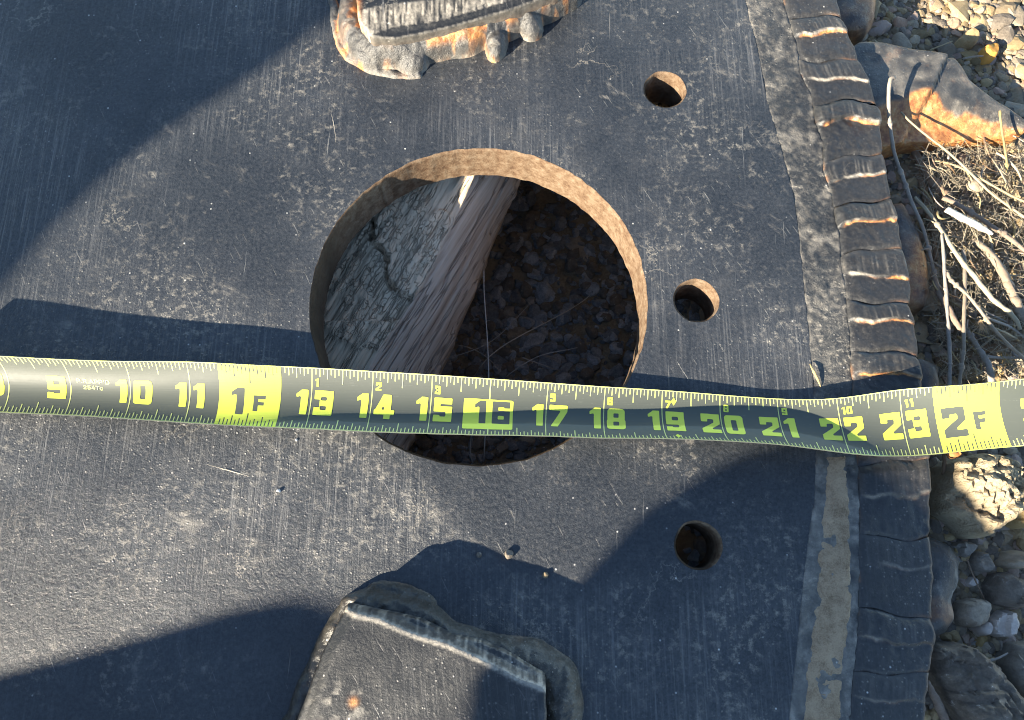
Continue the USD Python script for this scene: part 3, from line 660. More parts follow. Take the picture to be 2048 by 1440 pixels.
# sand packed in the groove beside the rim
sand_l = [(1645, 905), (1644, 950), (1640, 1010), (1632, 1090), (1628, 1150), (1618, 1210), (1614, 1280), (1606, 1350), (1598, 1440), (1585, 1560)]
sand_r = [(1700, 905), (1702, 960), (1705, 1020), (1708, 1080), (1708, 1200), (1700, 1290), (1692, 1380), (1688, 1440), (1678, 1560)]
sp = np.vstack([atp(sand_l)[:, :2], atp(sand_r)[::-1, :2]])
sp = noisy(sp, .0013, 130, 71)
v, f, d = pillow(sp, lambda x, y, d: .0003 - .0007 * smoothstep(.003, 0, d) + .0012 * fbm(x, y, 130, 4, 72) + .0008 * fbm(x, y, 600, 2, 73), -.004, .0012, .004, .0014, 70)
o = part('packed_sand', (v, f), M['sand'], None, smooth=True)
tag(o, 'tan sand packed in the groove between the steel plate and its rim', 'sand', kind='stuff')

# ------------------------------------------------------------------ tape measure
INCH = .0254
marks = {  # inch: (top edge px, bottom edge px, top z, bottom z, sag)
    6: ((-275, 693), (-250, 810), .022, .0115, .0072), 7: ((-145, 703), (-125, 818), .0215, .011, .0072),
    8: ((-12, 711), (5, 825), .0196, .0112, .0070), 9: ((119, 718), (129, 830), .0182, .0112, .0068), 10: ((247, 722), (248, 837), .0168, .0116, .0064), 11: ((372, 723), (368, 845), .0152, .0126, .0058),
    12: ((498, 729), (490, 852), .0135, .014, .0050), 13: ((624, 735), (610, 857), .0118, .0142, .0052), 14: ((746, 742), (732, 863), .0105, .0142, .0054), 15: ((865, 749), (854, 867), .0095, .0145, .0054),
    16: ((982, 757), (975, 870), .0085, .0148, .0054), 17: ((1097, 765), (1092, 872), .0072, .0150, .0054), 18: ((1211, 773), (1211, 876), .0060, .0152, .0052), 19: ((1325, 780), (1335, 877), .0050, .0160, .0050),
    20: ((1440, 789), (1459, 882), .0040, .0165, .0046), 21: ((1554, 797), (1579, 891), .0036, .0170, .0036), 22: ((1673, 796), (1700, 907), .0075, .0145, .0030), 23: ((1799, 779), (1822, 912), .0125, .0112, .0036),
    24: ((1933, 769), (1957, 900), .0200, .0085, .0034), 25: ((2066, 755), (2090, 889), .0225, .0098, .0036), 26: ((2205, 742), (2228, 876), .021, .013, .0042)}
ks = sorted(marks)
topc = CubicSpline(ks, [at(*marks[k][0], marks[k][2]) for k in ks])
botc = CubicSpline(ks, [at(*marks[k][1], marks[k][3]) for k in ks])
sagc = PchipInterpolator(ks, [marks[k][4] for k in ks])
def ribbon(s, w, off=0.0):
    s = np.asarray(s, float); w = np.asarray(w, float)
    def pos(s, w):
        a, b = topc(s), botc(s)
        n = np.cross(b - a, topc(s + .05) - topc(s - .05)); n /= np.linalg.norm(n, axis=-1, keepdims=True)
        n = np.where(n[..., 2:3] < 0, -n, n)
        return a + (b - a) * w[..., None] - n * (sagc(s) * (4 * w * (1 - w)))[..., None]
    p = pos(s, w)
    if np.any(off):
        e = 1e-3
        n = np.cross(pos(s + e, w) - pos(s - e, w), pos(s, w + e) - pos(s, w - e)); n /= np.linalg.norm(n, axis=-1, keepdims=True)
        n = np.where(n[..., 2:3] < 0, -n, n)
        p = p + n * np.broadcast_to(off, s.shape)[..., None]
    return p
tape = thing('tape_measure', 'black tape measure blade with bright yellow numbers laid across the plate', 'tape measure')
ss, ww = np.meshgrid(np.arange(6.2, 25.8, 1 / 24), np.linspace(0, 1, 41), indexing='ij')
up, dn = ribbon(ss, ww, 0.0), ribbon(ss, ww, -.00025)
loop = np.concatenate([up, dn[:, ::-1], up[:, :1]], 1)
part('blade', grid_mesh(loop), M['tape_black'], tape, smooth=50)

WID = .0285 / INCH                      # blade width in inches along its curve
def printed(name, shape, material, off=.00007, label=None, kind=None):
    """Flat print on the blade: shape in inches along the blade (x) and inches from the upper edge (y)."""
    ms = []
    for gpoly in getattr(shape, 'geoms', [shape]):
        if gpoly.area < 1e-6:
            continue
        v2, f2 = trimesh.creation.triangulate_polygon(gpoly.simplify(.0005), engine='earcut')
        v3, f3 = trimesh.remesh.subdivide_to_size(np.column_stack([v2, np.zeros(len(v2))]), f2, .06)
        ms.append((v3, f3))
    v, f = join(ms)
    a = np.cross(v[f[:, 1]] - v[f[:, 0]], v[f[:, 2]] - v[f[:, 0]])[:, 2]
    f = np.where((a > 0)[:, None], f[:, ::-1], f)
    P = ribbon(v[:, 0], np.clip(v[:, 1] / WID, .002, .998), off)
    part(name, (P, f), material, tape, smooth=True, label=label, kind=kind)

def S(pts, t=.235):
    return LineString(pts).buffer(t / 2, cap_style='flat', join_style='mitre')
def rrect(x0, y0, x1, y1, r):
    return box(x0 + r, y0 + r, x1 - r, y1 - r).buffer(r)
def glyph(ch):      # y up, height 1
    ring = rrect(0, 0, .70, 1, .13).difference(rrect(.245, .215, .455, .785, .03))
    G = {
        '0': ring,
        '1': unary_union([box(.17, 0, .43, 1), Polygon([(.43, 1), (.20, 1), (.0, .84), (.0, .70), (.20, .78)])]),
        '2': unary_union([S([(.12, .64), (.12, .885), (.585, .885), (.585, .62)]), Polygon([(.46, .66), (.70, .66), (.70, .54), (.30, .22), (.0, .22), (.0, .26), (.46, .60)]), box(0, 0, .70, .225)]),
        '3': unary_union([S([(.12, .66), (.12, .885), (.575, .885), (.575, .115), (.12, .115), (.12, .34)]), box(.20, .40, .60, .62)]).difference(Polygon([(.71, .53), (.71, .48), (.655, .505)])),
        '4': unary_union([Polygon([(.30, 1), (.62, 1), (.62, .40), (.38, .40), (.38, .72), (.26, .40), (.0, .40), (.0, .30)]).buffer(0), box(.38, 0, .62, .6), box(.0, .19, .76, .40)]),
        '5': unary_union([S([(.68, .885), (.12, .885), (.12, .56), (.575, .56), (.575, .115), (.12, .115), (.12, .30)])]),
        '6': unary_union([S([(.58, .735), (.58, .885), (.12, .885), (.12, .115), (.58, .115), (.58, .51), (.12, .51)], .225)]),
        '7': unary_union([box(0, .78, .70, 1), Polygon([(.70, 1), (.70, .74), (.34, 0), (.06, 0), (.46, .80)])]),
        '8': unary_union([rrect(.02, .44, .68, 1, .13), rrect(0, 0, .70, .56, .13)]).difference(unary_union([rrect(.25, .60, .45, .80, .03), rrect(.24, .20, .46, .41, .03)])),
        'F': unary_union([box(0, 0, .26, 1), box(0, .78, .66, 1), box(0, .38, .58, .60)]),
    }
    G['9'] = affinity.rotate(G['6'], 180, origin=(.35, .5))
    g = G[ch]
    return g.buffer(-.03).buffer(.075).buffer(-.045)
GW = {'1': .47, '4': .78, 'F': .68}
def place(ch, x, ytop, h, slim=1.0):
    return affinity.affine_transform(glyph(ch), [h * slim, 0, 0, -h, x, ytop + h])
NH, NY = .465, .36                      # big numerals: height, top (inches)
def big(n):
    t = str(n)
    h, y = NH, NY
    out = []
    if len(t) == 1:
        out.append((t[0], n - .07 - GW.get(t[0], .70) * h * .97))
    else:
        out.append((t[0], n - .032 + (.17 if n == 25 else 0) - GW.get(t[0], .70) * h * .97))
        out.append((t[1], n + .055 + (.17 if n == 25 else 0)))
    return [(c, place(c, x, y, h, .97)) for c, x in out]
panel_half = .5
for n in range(7, 26):
    if n in (12, 24):
        pan = box(n - .51, .004, n + .50, WID - .004)
        ft = place(str(n // 12), n - .07 - (.47 if n == 12 else .70) * .50, .39, .50)
        ff = place('F', n + .06, .51, .30)
        lines = [box(n + i / 16 - .009, 0, n + i / 16 + .009, (.30 if i == 0 else .20 if i % 4 == 0 else .15 if i % 2 == 0 else .11)) for i in range(-7, 8)]
        lines += [box(n + i / 16 - .009, WID - (.26 if i == 0 else .20 if i % 4 == 0 else .15 if i % 2 == 0 else .12), n + i / 16 + .009, WID) for i in range(-7, 8)]
        hole = unary_union([ft, ff] + lines)
        printed('foot_panel', pan.difference(hole), M['tape_yellow'], label='yellow panel marked %dF' % (n // 12))
        printed('numeral', ft, M['tape_black'], .00005); printed('letter', ff, M['tape_black'], .00005)
        continue
    gl = big(n)
    if n == 16:
        bx = rrect(n - .44, .335, n + .42, .965, .03)
        nums = unary_union([g for _, g in gl])
        printed('number_box', bx.difference(nums), M['tape_yellow'], label='yellow box behind the number 16')
        for c, g in gl:
            printed('numeral', g, M['tape_black'], .00005)
        printed('inch_line', unary_union([box(n - .010, .0, n + .010, .335), box(n - .010, WID - .17, n + .010, WID)]), M['tape_mark'])
        continue
    line = box(n - .007, 0, n + .007, WID)
    printed('inch_line', line, M['tape_mark'], .00006)
    for c, g in gl:
        printed('numeral', g, M['tape_yellow'], .00009)
    if n >= 13:
        x = n + .055
        for c in str(n - 12):
            printed('small_numeral', place(c, x, .165, .135), M['tape_yellow'], .00009)
            x += (GW.get(c, .70) + .10) * .135
ticks = []
for i in range(7 * 16, 26 * 16 - 8):
    n = i / 16
    if i % 16 == 0 or abs(n - 12) < .515 or abs(n - 24) < .515:
        continue
    lt, lb = (.235, .215) if i % 8 == 0 else (.165, .165) if i % 4 == 0 else (.135, .125) if i % 2 == 0 else (.10, .10)
    ticks += [box(n - .0075, 0, n + .0075, lt), box(n - .0075, WID - lb, n + .0075, WID)]
for n in np.arange(6.4, 25.7, .5):
    pass
printed('tick_marks', unary_union(ticks), M['tape_mark'], .00006, kind='stuff')
edge_l = unary_union([box(a, 0, a + .49, .014) for a in np.arange(6.5, 25.4, .5)] + [box(a, WID - .014, a + .49, WID) for a in np.arange(6.5, 25.4, .5)])
printed('yellow_edge', edge_l, M['tape_mark'], .00004, kind='stuff')
dia = Polygon([(19.2, .105), (19.245, .175), (19.2, .245), (19.155, .175)])
printed('diamond_mark', dia, M['tape_yellow'], .00009)
printed('diamond_mark', affinity.translate(dia, 0, WID - .30), M['tape_yellow'], .00009)
for txt, x, y, h in (("P.R.APP'D", 9.10, .475, .085), ('254Tc', 9.20, .60, .078)):
    m = meshkit.text_mesh(txt, h, .001, bold=True)
    for piece in m.split(only_watertight=False):
        v = piece.vertices; f = piece.faces[piece.face_normals[:, 2] > .5]
        P = ribbon(x + v[:, 0], (y - v[:, 1]) / WID, .00009)
        part('print_letter', (P, f[:, ::-1] if True else f), M['tape_mark'], tape, smooth=True)

# ------------------------------------------------------------------ timber under the hole
secs = [  # along the board: (back left, left, ridge, right edge, bottom right)
    ((620, 150, -.060), (700, 150, -.040), (1035, 150, -.032), (1120, 150, -.075), (1110, 150, -.20)),
    ((520, 350, -.060), (600, 350, -.046), (950, 350, -.033), (1043, 352, -.072), (1040, 352, -.20)),
    ((470, 440, -.060), (560, 440, -.050), (908, 440, -.038), (1005, 440, -.078), (1000, 440, -.20)),
    ((430, 560, -.062), (520, 560, -.054), (850, 560, -.046), (958, 560, -.084), (955, 560, -.20)),
    ((380, 740, -.066), (460, 740, -.058), (735, 740, -.052), (882, 740, -.088), (880, 740, -.20)),
    ((330, 900, -.066), (420, 900, -.060), (650, 900, -.055), (816, 896, -.090), (815, 896, -.20)),
    ((250, 1150, -.07), (330, 1150, -.062), (520, 1150, -.058), (700, 1150, -.092), (700, 1150, -.20))]
A = np.array([[at(*p) for p in s] for s in secs])
tt = np.linspace(0, 1, len(secs))
ka = np.concatenate([np.linspace(0, .12, 6, endpoint=False), np.linspace(.12, .52, 80, endpoint=False), np.linspace(.52, 1, 150)[:-1], [1.0]])
Ai = PchipInterpolator(tt, A, axis=0)(np.linspace(0, 1, 230))
wv = np.concatenate([np.linspace(0, 1, 8, endpoint=False), np.linspace(1, 2, 100, endpoint=False), np.linspace(2, 3, 60, endpoint=False), np.linspace(3, 4, 10)])
pts = PchipInterpolator(np.arange(5), Ai, axis=1)(wv)
lin = np.stack([np.stack([np.interp(wv, np.arange(5), Ai[i, :, c]) for c in range(3)], -1) for i in range(len(Ai))])
pts = .35 * pts + .65 * lin
X, Y = pts[..., 0], pts[..., 1]
ang = 1.02
along = X * math.cos(ang) + Y * math.sin(ang); across = -X * math.sin(ang) + Y * math.cos(ang)
grey_face = smoothstep(2.03, 1.97, wv)[None, :] * np.ones_like(X)
crk = np.array([at(*p) for p in ((742, 300, -.048), (745, 430, -.048), (748, 490, -.048), (770, 512, -.048), (775, 560, -.05), (800, 592, -.05), (832, 602, -.05), (850, 632, -.05), (856, 640, -.05))])
ypl = np.interp(Y[..., None].ravel(), crk[::-1, 1], crk[::-1, 0]).reshape(Y.shape)
left_of = smoothstep(.0012, -.0012, X - ypl - .006 * fbm(X, Y, 150, 4, 6)) * (Y > crk[-1, 1])
crackle = grey_face * smoothstep(-.02, .10, fbm(X, Y, 45, 3, 21) + .13 * smoothstep(.085, .15, Y) - .10 * smoothstep(.175, .20, Y))
dz = -.0035 * left_of * grey_face + .0024 * fbm(along, across * 9, 40, 3, 22) + .0012 * fbm(along * .5, across * 30, 40, 3, 23)
dz += crackle * (.0020 * fbm(X, Y, 260, 3, 24) + .0012)
crack_line = np.exp(-((X - ypl - .004 * fbm(X, Y, 150, 3, 6) - .005 * fbm(X, Y, 420, 3, 16)) / .0009) ** 2) * (Y > crk[-1, 1]) * grey_face
dz -= .008 * crack_line * smoothstep(-.25, .05, fbm(X, Y, 260, 2, 18))
split = np.exp(-((wv - 2.55)[None, :] / .05 + 3 * fbm(along, across * 3, 25, 2, 31)) ** 2) * smoothstep(.10, .16, Y)
dz -= .003 * split
pts[..., 2] += dz
pts[..., 0] += (.005 * fbm(along, across * 2, 70, 3, 25) + .0035 * np.maximum(fbm(along, across * 0, 160, 3, 26), 0)) * smoothstep(2.6, 3.0, wv)[None, :] * smoothstep(4, 3, wv)[None, :]
timber = part('weathered_timber', grid_mesh(pts), M['wood'], None, smooth=60 if False else True, attrs={'crackle': crackle.ravel(), 'brown': (1 - grey_face).ravel()})
tag(timber, 'grey weathered cracked timber seen through the big round hole', 'timber')

# ------------------------------------------------------------------ stones
def stone_mesh(r, flat, seed, lumps=.28, sub=2, elong=1.3, facet=0):
    m = trimesh.creation.icosphere(subdivisions=sub)
    v = m.vertices.copy()
    q = np.random.default_rng(seed)
    o = q.uniform(0, 50, 3)
    n1 = meshkit.fbm(v * 1.1 + o, 2, seed) - .5
    n2 = meshkit.fbm(v * 3.5 + o, 3, seed + 1) - .5
    v = v * (1 + lumps * 2 * n1 + lumps * .55 * n2)[:, None]
    for _ in range(facet):                   # chop flat facets
        a = q.normal(size=3); a /= np.linalg.norm(a); lim = q.uniform(.50, .80)
        dd = v @ a
        v = v - np.outer(np.maximum(dd - lim, 0), a)
    v = v * np.array([elong, 1.0, flat])
    ang = q.uniform(0, 2 * math.pi)
    c, s_ = math.cos(ang), math.sin(ang)
    t1, t2 = q.normal(0, .16, 2)
    v = v @ np.array([[c, s_, 0], [-s_, c, 0], [0, 0, 1.0]])
    v = v @ np.array([[1, 0, t1], [0, 1, t2], [-t1, -t2, 1]])
    return v * r, m.faces

def angular(r, flat, seed, elong=1.3):
    q = np.random.default_rng(seed)
    p = q.normal(size=(15, 3)); p /= np.linalg.norm(p, axis=1, keepdims=True); p *= q.uniform(.8, 1.08, (15, 1))
    m = trimesh.convex.convex_hull(p)
    v, f = trimesh.remesh.subdivide(m.vertices, m.faces); v, f = trimesh.remesh.subdivide(v, f)
    o = q.uniform(0, 50, 3)
    v = v * (1 + .10 * (meshkit.fbm(v * 3 + o, 3, seed) - .5))[:, None]
    a = q.uniform(0, 2 * math.pi); c, s_ = math.cos(a), math.sin(a)
    v = (v * [elong, 1, flat]) @ np.array([[c, s_, 0], [-s_, c, 0], [0, 0, 1.0]])
    return v * r, f

def put_stone(name, p, r, material, flat=.6, seed=0, sink=.35, lumps=.28, sub=2, elong=1.3, facet=5, smooth=24, label=None, group=None, category='stone', rot=None):
    v, f = angular(r, flat, seed, elong) if rot else stone_mesh(r, flat, seed, lumps, sub, elong, facet)
    bottom = v[:, 2].min()
    v = v + np.array([p[0], p[1], p[2] - bottom * (1 - 2 * sink)])
    return tag(part(name, (v, f), material, None, smooth=smooth), label, category, group)

def outline_stone(name, px, z, height, material, label, seed, edge=.006, rough=.0012, category='rock', h=.0016):
    """A stone whose silhouette from above is the given outline; its upper side is uneven, z is the ground it lies on."""
    ztop = z + height
    o = noisy(atp(px, z + height * .5)[:, :2], .0012, 150, seed)
    n0 = np.random.default_rng(seed).normal(0, .22, 2)
    c = o.mean(0)
    def zt(x, y, d):
        k = np.floor(meshkit.noise(np.stack([x * 70, y * 70, x * 0 + seed], -1), seed) * 3) / 3
        lump = meshkit.noise(np.stack([x * 160, y * 160, x * 0 + seed], -1), seed + 3)
        return ztop - .004 + .007 * k + .012 * fbm(x, y, 60, 4, seed) + rough * 1.6 * (lump - .5) + rough * 2.2 * fbm(x, y, 420, 3, seed + 1) + (x - c[0]) * n0[0] + (y - c[1]) * n0[1]
    v, f, d = pillow(o, zt, z - .006, h, edge * .6, height * .5, seed)
    return tag(part(name, (v, f), material, None, smooth=28), label, category)

gz = lambda px, py, z0=-.033: float(ground_z(*at(px, py, z0)[:2]))
big_stones = [
    ('conglomerate_rock', [(1878, 960), (1890, 930), (1915, 912), (1960, 905), (2005, 915), (2030, 940), (2036, 985), (2020, 1020), (1995, 1050), (1965, 1075), (1940, 1072), (1918, 1040), (1890, 1020), (1878, 990)], .028, 'conglomerate', 'large lumpy tan rock just below the tape end', .010),
    ('conglomerate_rock', [(2016, 1000), (2040, 980), (2090, 985), (2095, 1050), (2050, 1058), (2028, 1050), (2014, 1025)], .020, 'stone_yellow', 'yellowish rock cut by the right edge beside the large lumpy rock', .008),
    ('flat_stone', [(1906, 1088), (1918, 1080), (1945, 1082), (1958, 1092), (1952, 1106), (1936, 1116), (1920, 1108)], .008, 'stone_grey', 'small grey angular stone below the large lumpy rock', .003),
    ('flat_stone', [(1944, 1112), (1958, 1102), (1976, 1106), (1986, 1132), (1976, 1144), (1954, 1140), (1944, 1128)], .010, 'stone_grey', 'smooth grey stone left of the yellow oval pebble', .004),
    ('white_stone', [(1929, 1162), (1940, 1151), (1950, 1152), (1956, 1164), (1948, 1172), (1934, 1172)], .006, 'quartz', 'small white stone right of the black tooth end', .002),
    ('oval_pebble', [(1998, 1116), (2010, 1102), (2036, 1097), (2060, 1104), (2066, 1120), (2050, 1134), (2022, 1139), (2004, 1132)], .014, 'stone_yellow', 'smooth yellow oval pebble at the right edge', .010),
    ('brown_stone', [(1974, 1170), (1986, 1148), (2010, 1142), (2050, 1155), (2080, 1180), (2075, 1210), (2020, 1214), (1986, 1204)], .016, 'stone_dark', 'brown grey stone under the yellow oval pebble', .006),
    ('grey_stone', [(1908, 1232), (1918, 1206), (1945, 1196), (1972, 1200), (1978, 1216), (1966, 1246), (1944, 1258), (1920, 1254)], .014, 'stone_grey', 'dull grey stone right of the black tooth end with a straight pale scratch', .005),
    ('quartz_stone', [(1946, 1256), (1958, 1236), (1972, 1234), (1984, 1250), (1978, 1272), (1960, 1275)], .010, 'quartz', 'white angular quartz stone left of the pinkish one', .003),
    ('quartz_stone', [(1976, 1238), (1996, 1220), (2022, 1222), (2036, 1244), (2030, 1272), (2004, 1278), (1984, 1270)], .012, 'quartz', 'pinkish white angular quartz stone in the lower gravel', .003),
    ('dark_rock', [(1864, 1300), (1880, 1286), (1922, 1284), (1958, 1302), (1998, 1340), (2040, 1400), (2070, 1480), (1960, 1500), (1930, 1450), (1900, 1400), (1872, 1350)], .024, 'stone_dark', 'large dark speckled rock at the bottom right corner', .009),
    ('grey_stone', [(2008, 1330), (2030, 1290), (2080, 1280), (2100, 1400), (2060, 1420), (2020, 1370)], .018, 'stone_grey', 'grey rock cut by the right edge above the large dark rock', .007),
    ('orange_stone', [(1962, 100), (1968, 92), (1985, 88), (1996, 84), (1994, 106), (1988, 120), (1974, 124), (1964, 116)], .009, 'stone_orange', 'bright orange stone above the bent black tooth', .003),
    ('flat_stone', [(1908, 84), (1930, 62), (1952, 66), (1958, 78), (1950, 88), (1928, 88)], .008, 'stone_yellow', 'flat yellow tan stone at the shadow edge above the tooth', .003),
    ('pink_stone', [(1814, 36), (1822, 24), (1838, 16), (1846, 22), (1842, 38), (1830, 46)], .008, 'stone_pink', 'small pink stone at the shadow edge near the top', .003),
    ('tan_stone', [(2000, 350), (2040, 330), (2090, 350), (2085, 395), (2030, 405)], .010, 'stone_tan', 'flat tan stone among the twigs at the right edge', .004),
    ('white_stone', [(1962, 548), (1974, 536), (1988, 542), (1992, 556), (1978, 566), (1964, 562)], .008, 'stone_tan', 'pale smooth stone behind the twigs in the middle of the brush', .004),
]
for i, (nm, px, hgt, mt, lab, ed) in enumerate(big_stones):
    cx, cy = np.mean(px, 0)
    outline_stone(nm, px, gz(cx, cy), hgt, M[mt], lab, 500 + i, ed, rough=.0042 if 'conglom' in nm else .0022 if 'dark' in nm else .0007, h=.0010)

def dart(region, radii, existing, tries, r):
    """Packs discs into a pixel polygon, large ones first."""
    poly = Polygon(region); x0, y0, x1, y1 = poly.bounds
    out = []
    E = list(existing)
    for rad in radii:
        for _ in range(tries):
            x, y = r.uniform(x0, x1), r.uniform(y0, y1)
            if not shapely.contains_xy(poly, x, y):
                continue
            if all((x - a) ** 2 + (y - b) ** 2 > (.80 * (rad + c)) ** 2 for a, b, c in E):
                E.append((x, y, rad)); out.append((x, y, rad)); break
    return out
occupied = [(np.mean(px, 0)[0], np.mean(px, 0)[1], .42 * (np.ptp(np.array(px)[:, 0]) + np.ptp(np.array(px)[:, 1])) / 2) for _, px, *_ in big_stones]
tans = ['stone_tan'] * 7 + ['stone_yellow'] * 2 + ['stone_pink'] * 2 + ['stone_grey'] * 2
greys = ['stone_grey'] * 4 + ['stone_dark'] + ['stone_tan'] * 4 + ['stone_pink'] * 2
r1 = np.random.default_rng(21)
regions = [
    ([(1700, -60), (2110, -60), (2110, 230), (2040, 205), (1930, 130), (1895, 105), (1720, 80)], list(np.concatenate([r1.uniform(26, 34, 10), r1.uniform(18, 27, 60), r1.uniform(10, 18, 110)])), ['stone_tan'] * 7 + ['stone_yellow'] * 2 + ['stone_pink'], 'pebble', 'pebble packed in the sunny gravel above the bent tooth', 'pebbles above the bent tooth', -.033),
    ([(1790, 280), (2110, 250), (2110, 760), (1850, 760), (1820, 560)], list(np.concatenate([r1.uniform(18, 30, 22), r1.uniform(10, 18, 50)])), tans, 'pebble', 'pebble lying under the dry twigs right of the rim', 'pebbles under the twigs', -.034),
    ([(1850, 900), (2110, 900), (2110, 1500), (1850, 1500)], list(np.concatenate([r1.uniform(16, 24, 16), r1.uniform(8, 14, 70)])), greys, 'pebble', 'pebble between the larger rocks at lower right', 'pebbles between the lower rocks', -.034),
    ([(860, 330), (1310, 330), (1330, 960), (760, 960)], list(np.concatenate([r1.uniform(18, 30, 26), r1.uniform(10, 18, 90)])), ['stone_slate', 'stone_slate', 'stone_slate', 'stone_grey'], 'pebble', 'pebble in the dark gravel seen through the round hole', 'pebbles below the round hole', -.160),
    ([(1280, 150), (1380, 150), (1440, 600), (1460, 1160), (1330, 1160), (1340, 560)], list(r1.uniform(12, 22, 34)), greys, 'pebble', None, None, -.08),
]
for k, (reg, radii, mats, nm, lab, grp, z0) in enumerate(regions):
    if lab is None:
        continue
    for j, (x, y, rad) in enumerate(dart(reg, radii, occupied if k in (0, 1, 2) else [], 60, r1)):
        p0 = at(x, y, z0); z = float(ground_z(p0[0], p0[1])); p = at(x, y, z)
        R = rad * (CAM_H - z) / FPX * 1.04
        mt = mats[int(r1.integers(len(mats)))]
        tone = {'stone_tan': 'tan', 'stone_yellow': 'ochre', 'stone_pink': 'pinkish', 'stone_grey': 'grey', 'stone_dark': 'dark', 'stone_slate': 'bluish grey'}[mt]
        put_stone(nm, p, R, M[mt], r1.uniform(.38, .65), 2000 + 300 * k + j, r1.uniform(.25, .42), .26, 2, r1.uniform(1.05, 1.45), int(r1.integers(6, 14)), label=lab.replace('pebble', tone + ' pebble', 1), group=tone + ' ' + grp, rot=(k >= 2 or r1.uniform() < .55))

# fine grit: too many to count
UsdGeom.PointInstancer.Define(stage, '/World/gravel')
PI = UsdGeom.PointInstancer.Get(stage, '/World/gravel')
protos = []
for i, mt in enumerate(['stone_tan', 'stone_tan', 'stone_yellow', 'stone_slate', 'stone_dark', 'stone_pink']):
    v, f = stone_mesh(1.0, .7, 900 + i, .3, 1, 1.25, 5)
    m = usdkit.mesh(stage, f'/World/gravel/grain_{i:03d}', (v, f), M[mt], smooth=False)
    protos.append(m.GetPath())
pos, sc, ori, idx = [], [], [], []
def scatter(reg, n, lo, hi, z0, kinds=(0, 1, 0, 2, 4, 5)):
    poly = Polygon(reg); x0, y0, x1, y1 = poly.bounds
    c = 0
    while c < n:
        x, y = r1.uniform(x0, x1), r1.uniform(y0, y1)
        if not shapely.contains_xy(poly, x, y):
            continue
        p = at(x, y, z0); z = float(ground_z(p[0], p[1]))
        s_ = lo * (hi / lo) ** r1.uniform() ** 1.5
        pos.append((p[0], p[1], z + s_ * .25)); sc.append((s_,) * 3); a = r1.uniform(0, 2 * math.pi)
        ori.append((math.cos(a / 2), 0, 0, math.sin(a / 2))); idx.append(int(kinds[int(r1.integers(len(kinds)))])); c += 1
scatter([(1690, -80), (2150, -80), (2150, 1520), (1830, 1520), (1830, 700)], 9000, .0007, .0036, -.034)
def scatter_far(n):
    for _ in range(n):
        x, y = r1.uniform(.17, .62), r1.uniform(-.40, .75)
        if x < .27 and -.1 < y < .36:
            continue
        z = float(ground_z(x, y)); s_ = .0012 * 6 ** r1.uniform() ** 1.6
        pos.append((x, y, z + s_ * .25)); sc.append((s_,) * 3); a = r1.uniform(0, 2 * math.pi)
        ori.append((math.cos(a / 2), 0, 0, math.sin(a / 2))); idx.append(int((0, 1, 0, 2, 4, 5)[int(r1.integers(6))]))
scatter_far(16000)
scatter([(760, 330), (1330, 330), (1330, 960), (700, 960)], 2600, .0012, .0055, -.161, (3, 3, 4))
scatter([(1250, 120), (1480, 120), (1500, 1170), (1320, 1170)], 700, .0015, .006, -.10, (3, 4))
PI.CreatePrototypesRel().SetTargets(protos)
PI.CreatePositionsAttr(Vt.Vec3fArray.FromNumpy(np.array(pos, np.float32)))
PI.CreateScalesAttr(Vt.Vec3fArray.FromNumpy(np.array(sc, np.float32)))
PI.CreateOrientationsAttr(Vt.QuathArray([Gf.Quath(float(a), float(b), float(c), float(d)) for a, b, c, d in ori]))
PI.CreateProtoIndicesAttr(Vt.IntArray(idx))
tag(PI, 'fine tan and grey grit between the pebbles', 'gravel', kind='stuff')

# ------------------------------------------------------------------ twigs, stalks and dry grass
def stick(name, px, radii, material, label, seed, category='twig', group=None, knots=0, sides=8):
    P = atp(px)
    radii = [q * .68 for q in radii]
    v, f = tube(P, radii, sides, seed, .10, 6)
    v = v + .0009 * np.column_stack([fbm(v[:, 0], v[:, 1], 180, 2, seed, v[:, 2]), fbm(v[:, 0], v[:, 1], 180, 2, seed + 1, v[:, 2]), 0 * v[:, 0]]) * min(1.0, radii[0] / .0012)
    ms = [(v, f)]
    q = np.random.default_rng(seed)
    cs = CubicSpline(np.linspace(0, 1, len(P)), P) if len(P) > 2 else None
    for _ in range(knots):
        t = q.uniform(.1, .9); c = cs(t) if cs is not None else P[0] + (P[-1] - P[0]) * t
        kv, kf = stone_mesh(radii[0] * 1.45, .9, int(q.integers(9999)), .3, 1, 1.3, 0)
        ms.append((kv + c, kf))
    return tag(part(name, join(ms), material, None, smooth=True), label, category, group)
mm = .001
stick('pale_twig', [(1788, 156, .004), (1777, 200, .001), (1785, 290, -.008), (1800, 340, -.012), (1822, 400, -.015), (1850, 470, -.018), (1868, 545, -.02), (1890, 580, -.022)], [1.5*mm, 1.3*mm, 1.3*mm, 1.2*mm], M['twig'], 'long curved pale twig with its tip lying over the bent tooth', 1, knots=5)
stick('straw_stem', [(1802, 224, -.010), (1850, 268, -.010), (1905, 312, -.013), (1960, 365, -.014), (2000, 400, -.015), (2080, 455, -.016)], [.7*mm, .9*mm, .9*mm], M['straw'], 'long straight yellow stem from the rust patch to the right edge', 2)
stick('straw_stem', [(1870, 322, -.018), (1920, 335, -.016), (1970, 362, -.014), (2020, 390, -.012), (2090, 420, -.011)], [.6*mm, .8*mm, .8*mm], M['straw'], 'thin yellow stem crossing just above the long straight one', 3)
stick('straw_stem', [(2000, 222, -.008), (2004, 262, -.010), (2011, 305, -.013), (2014, 345, -.016)], [.9*mm, .8*mm, .7*mm], M['straw'], 'short upright yellow stem below the tip of the tooth', 4, knots=2)
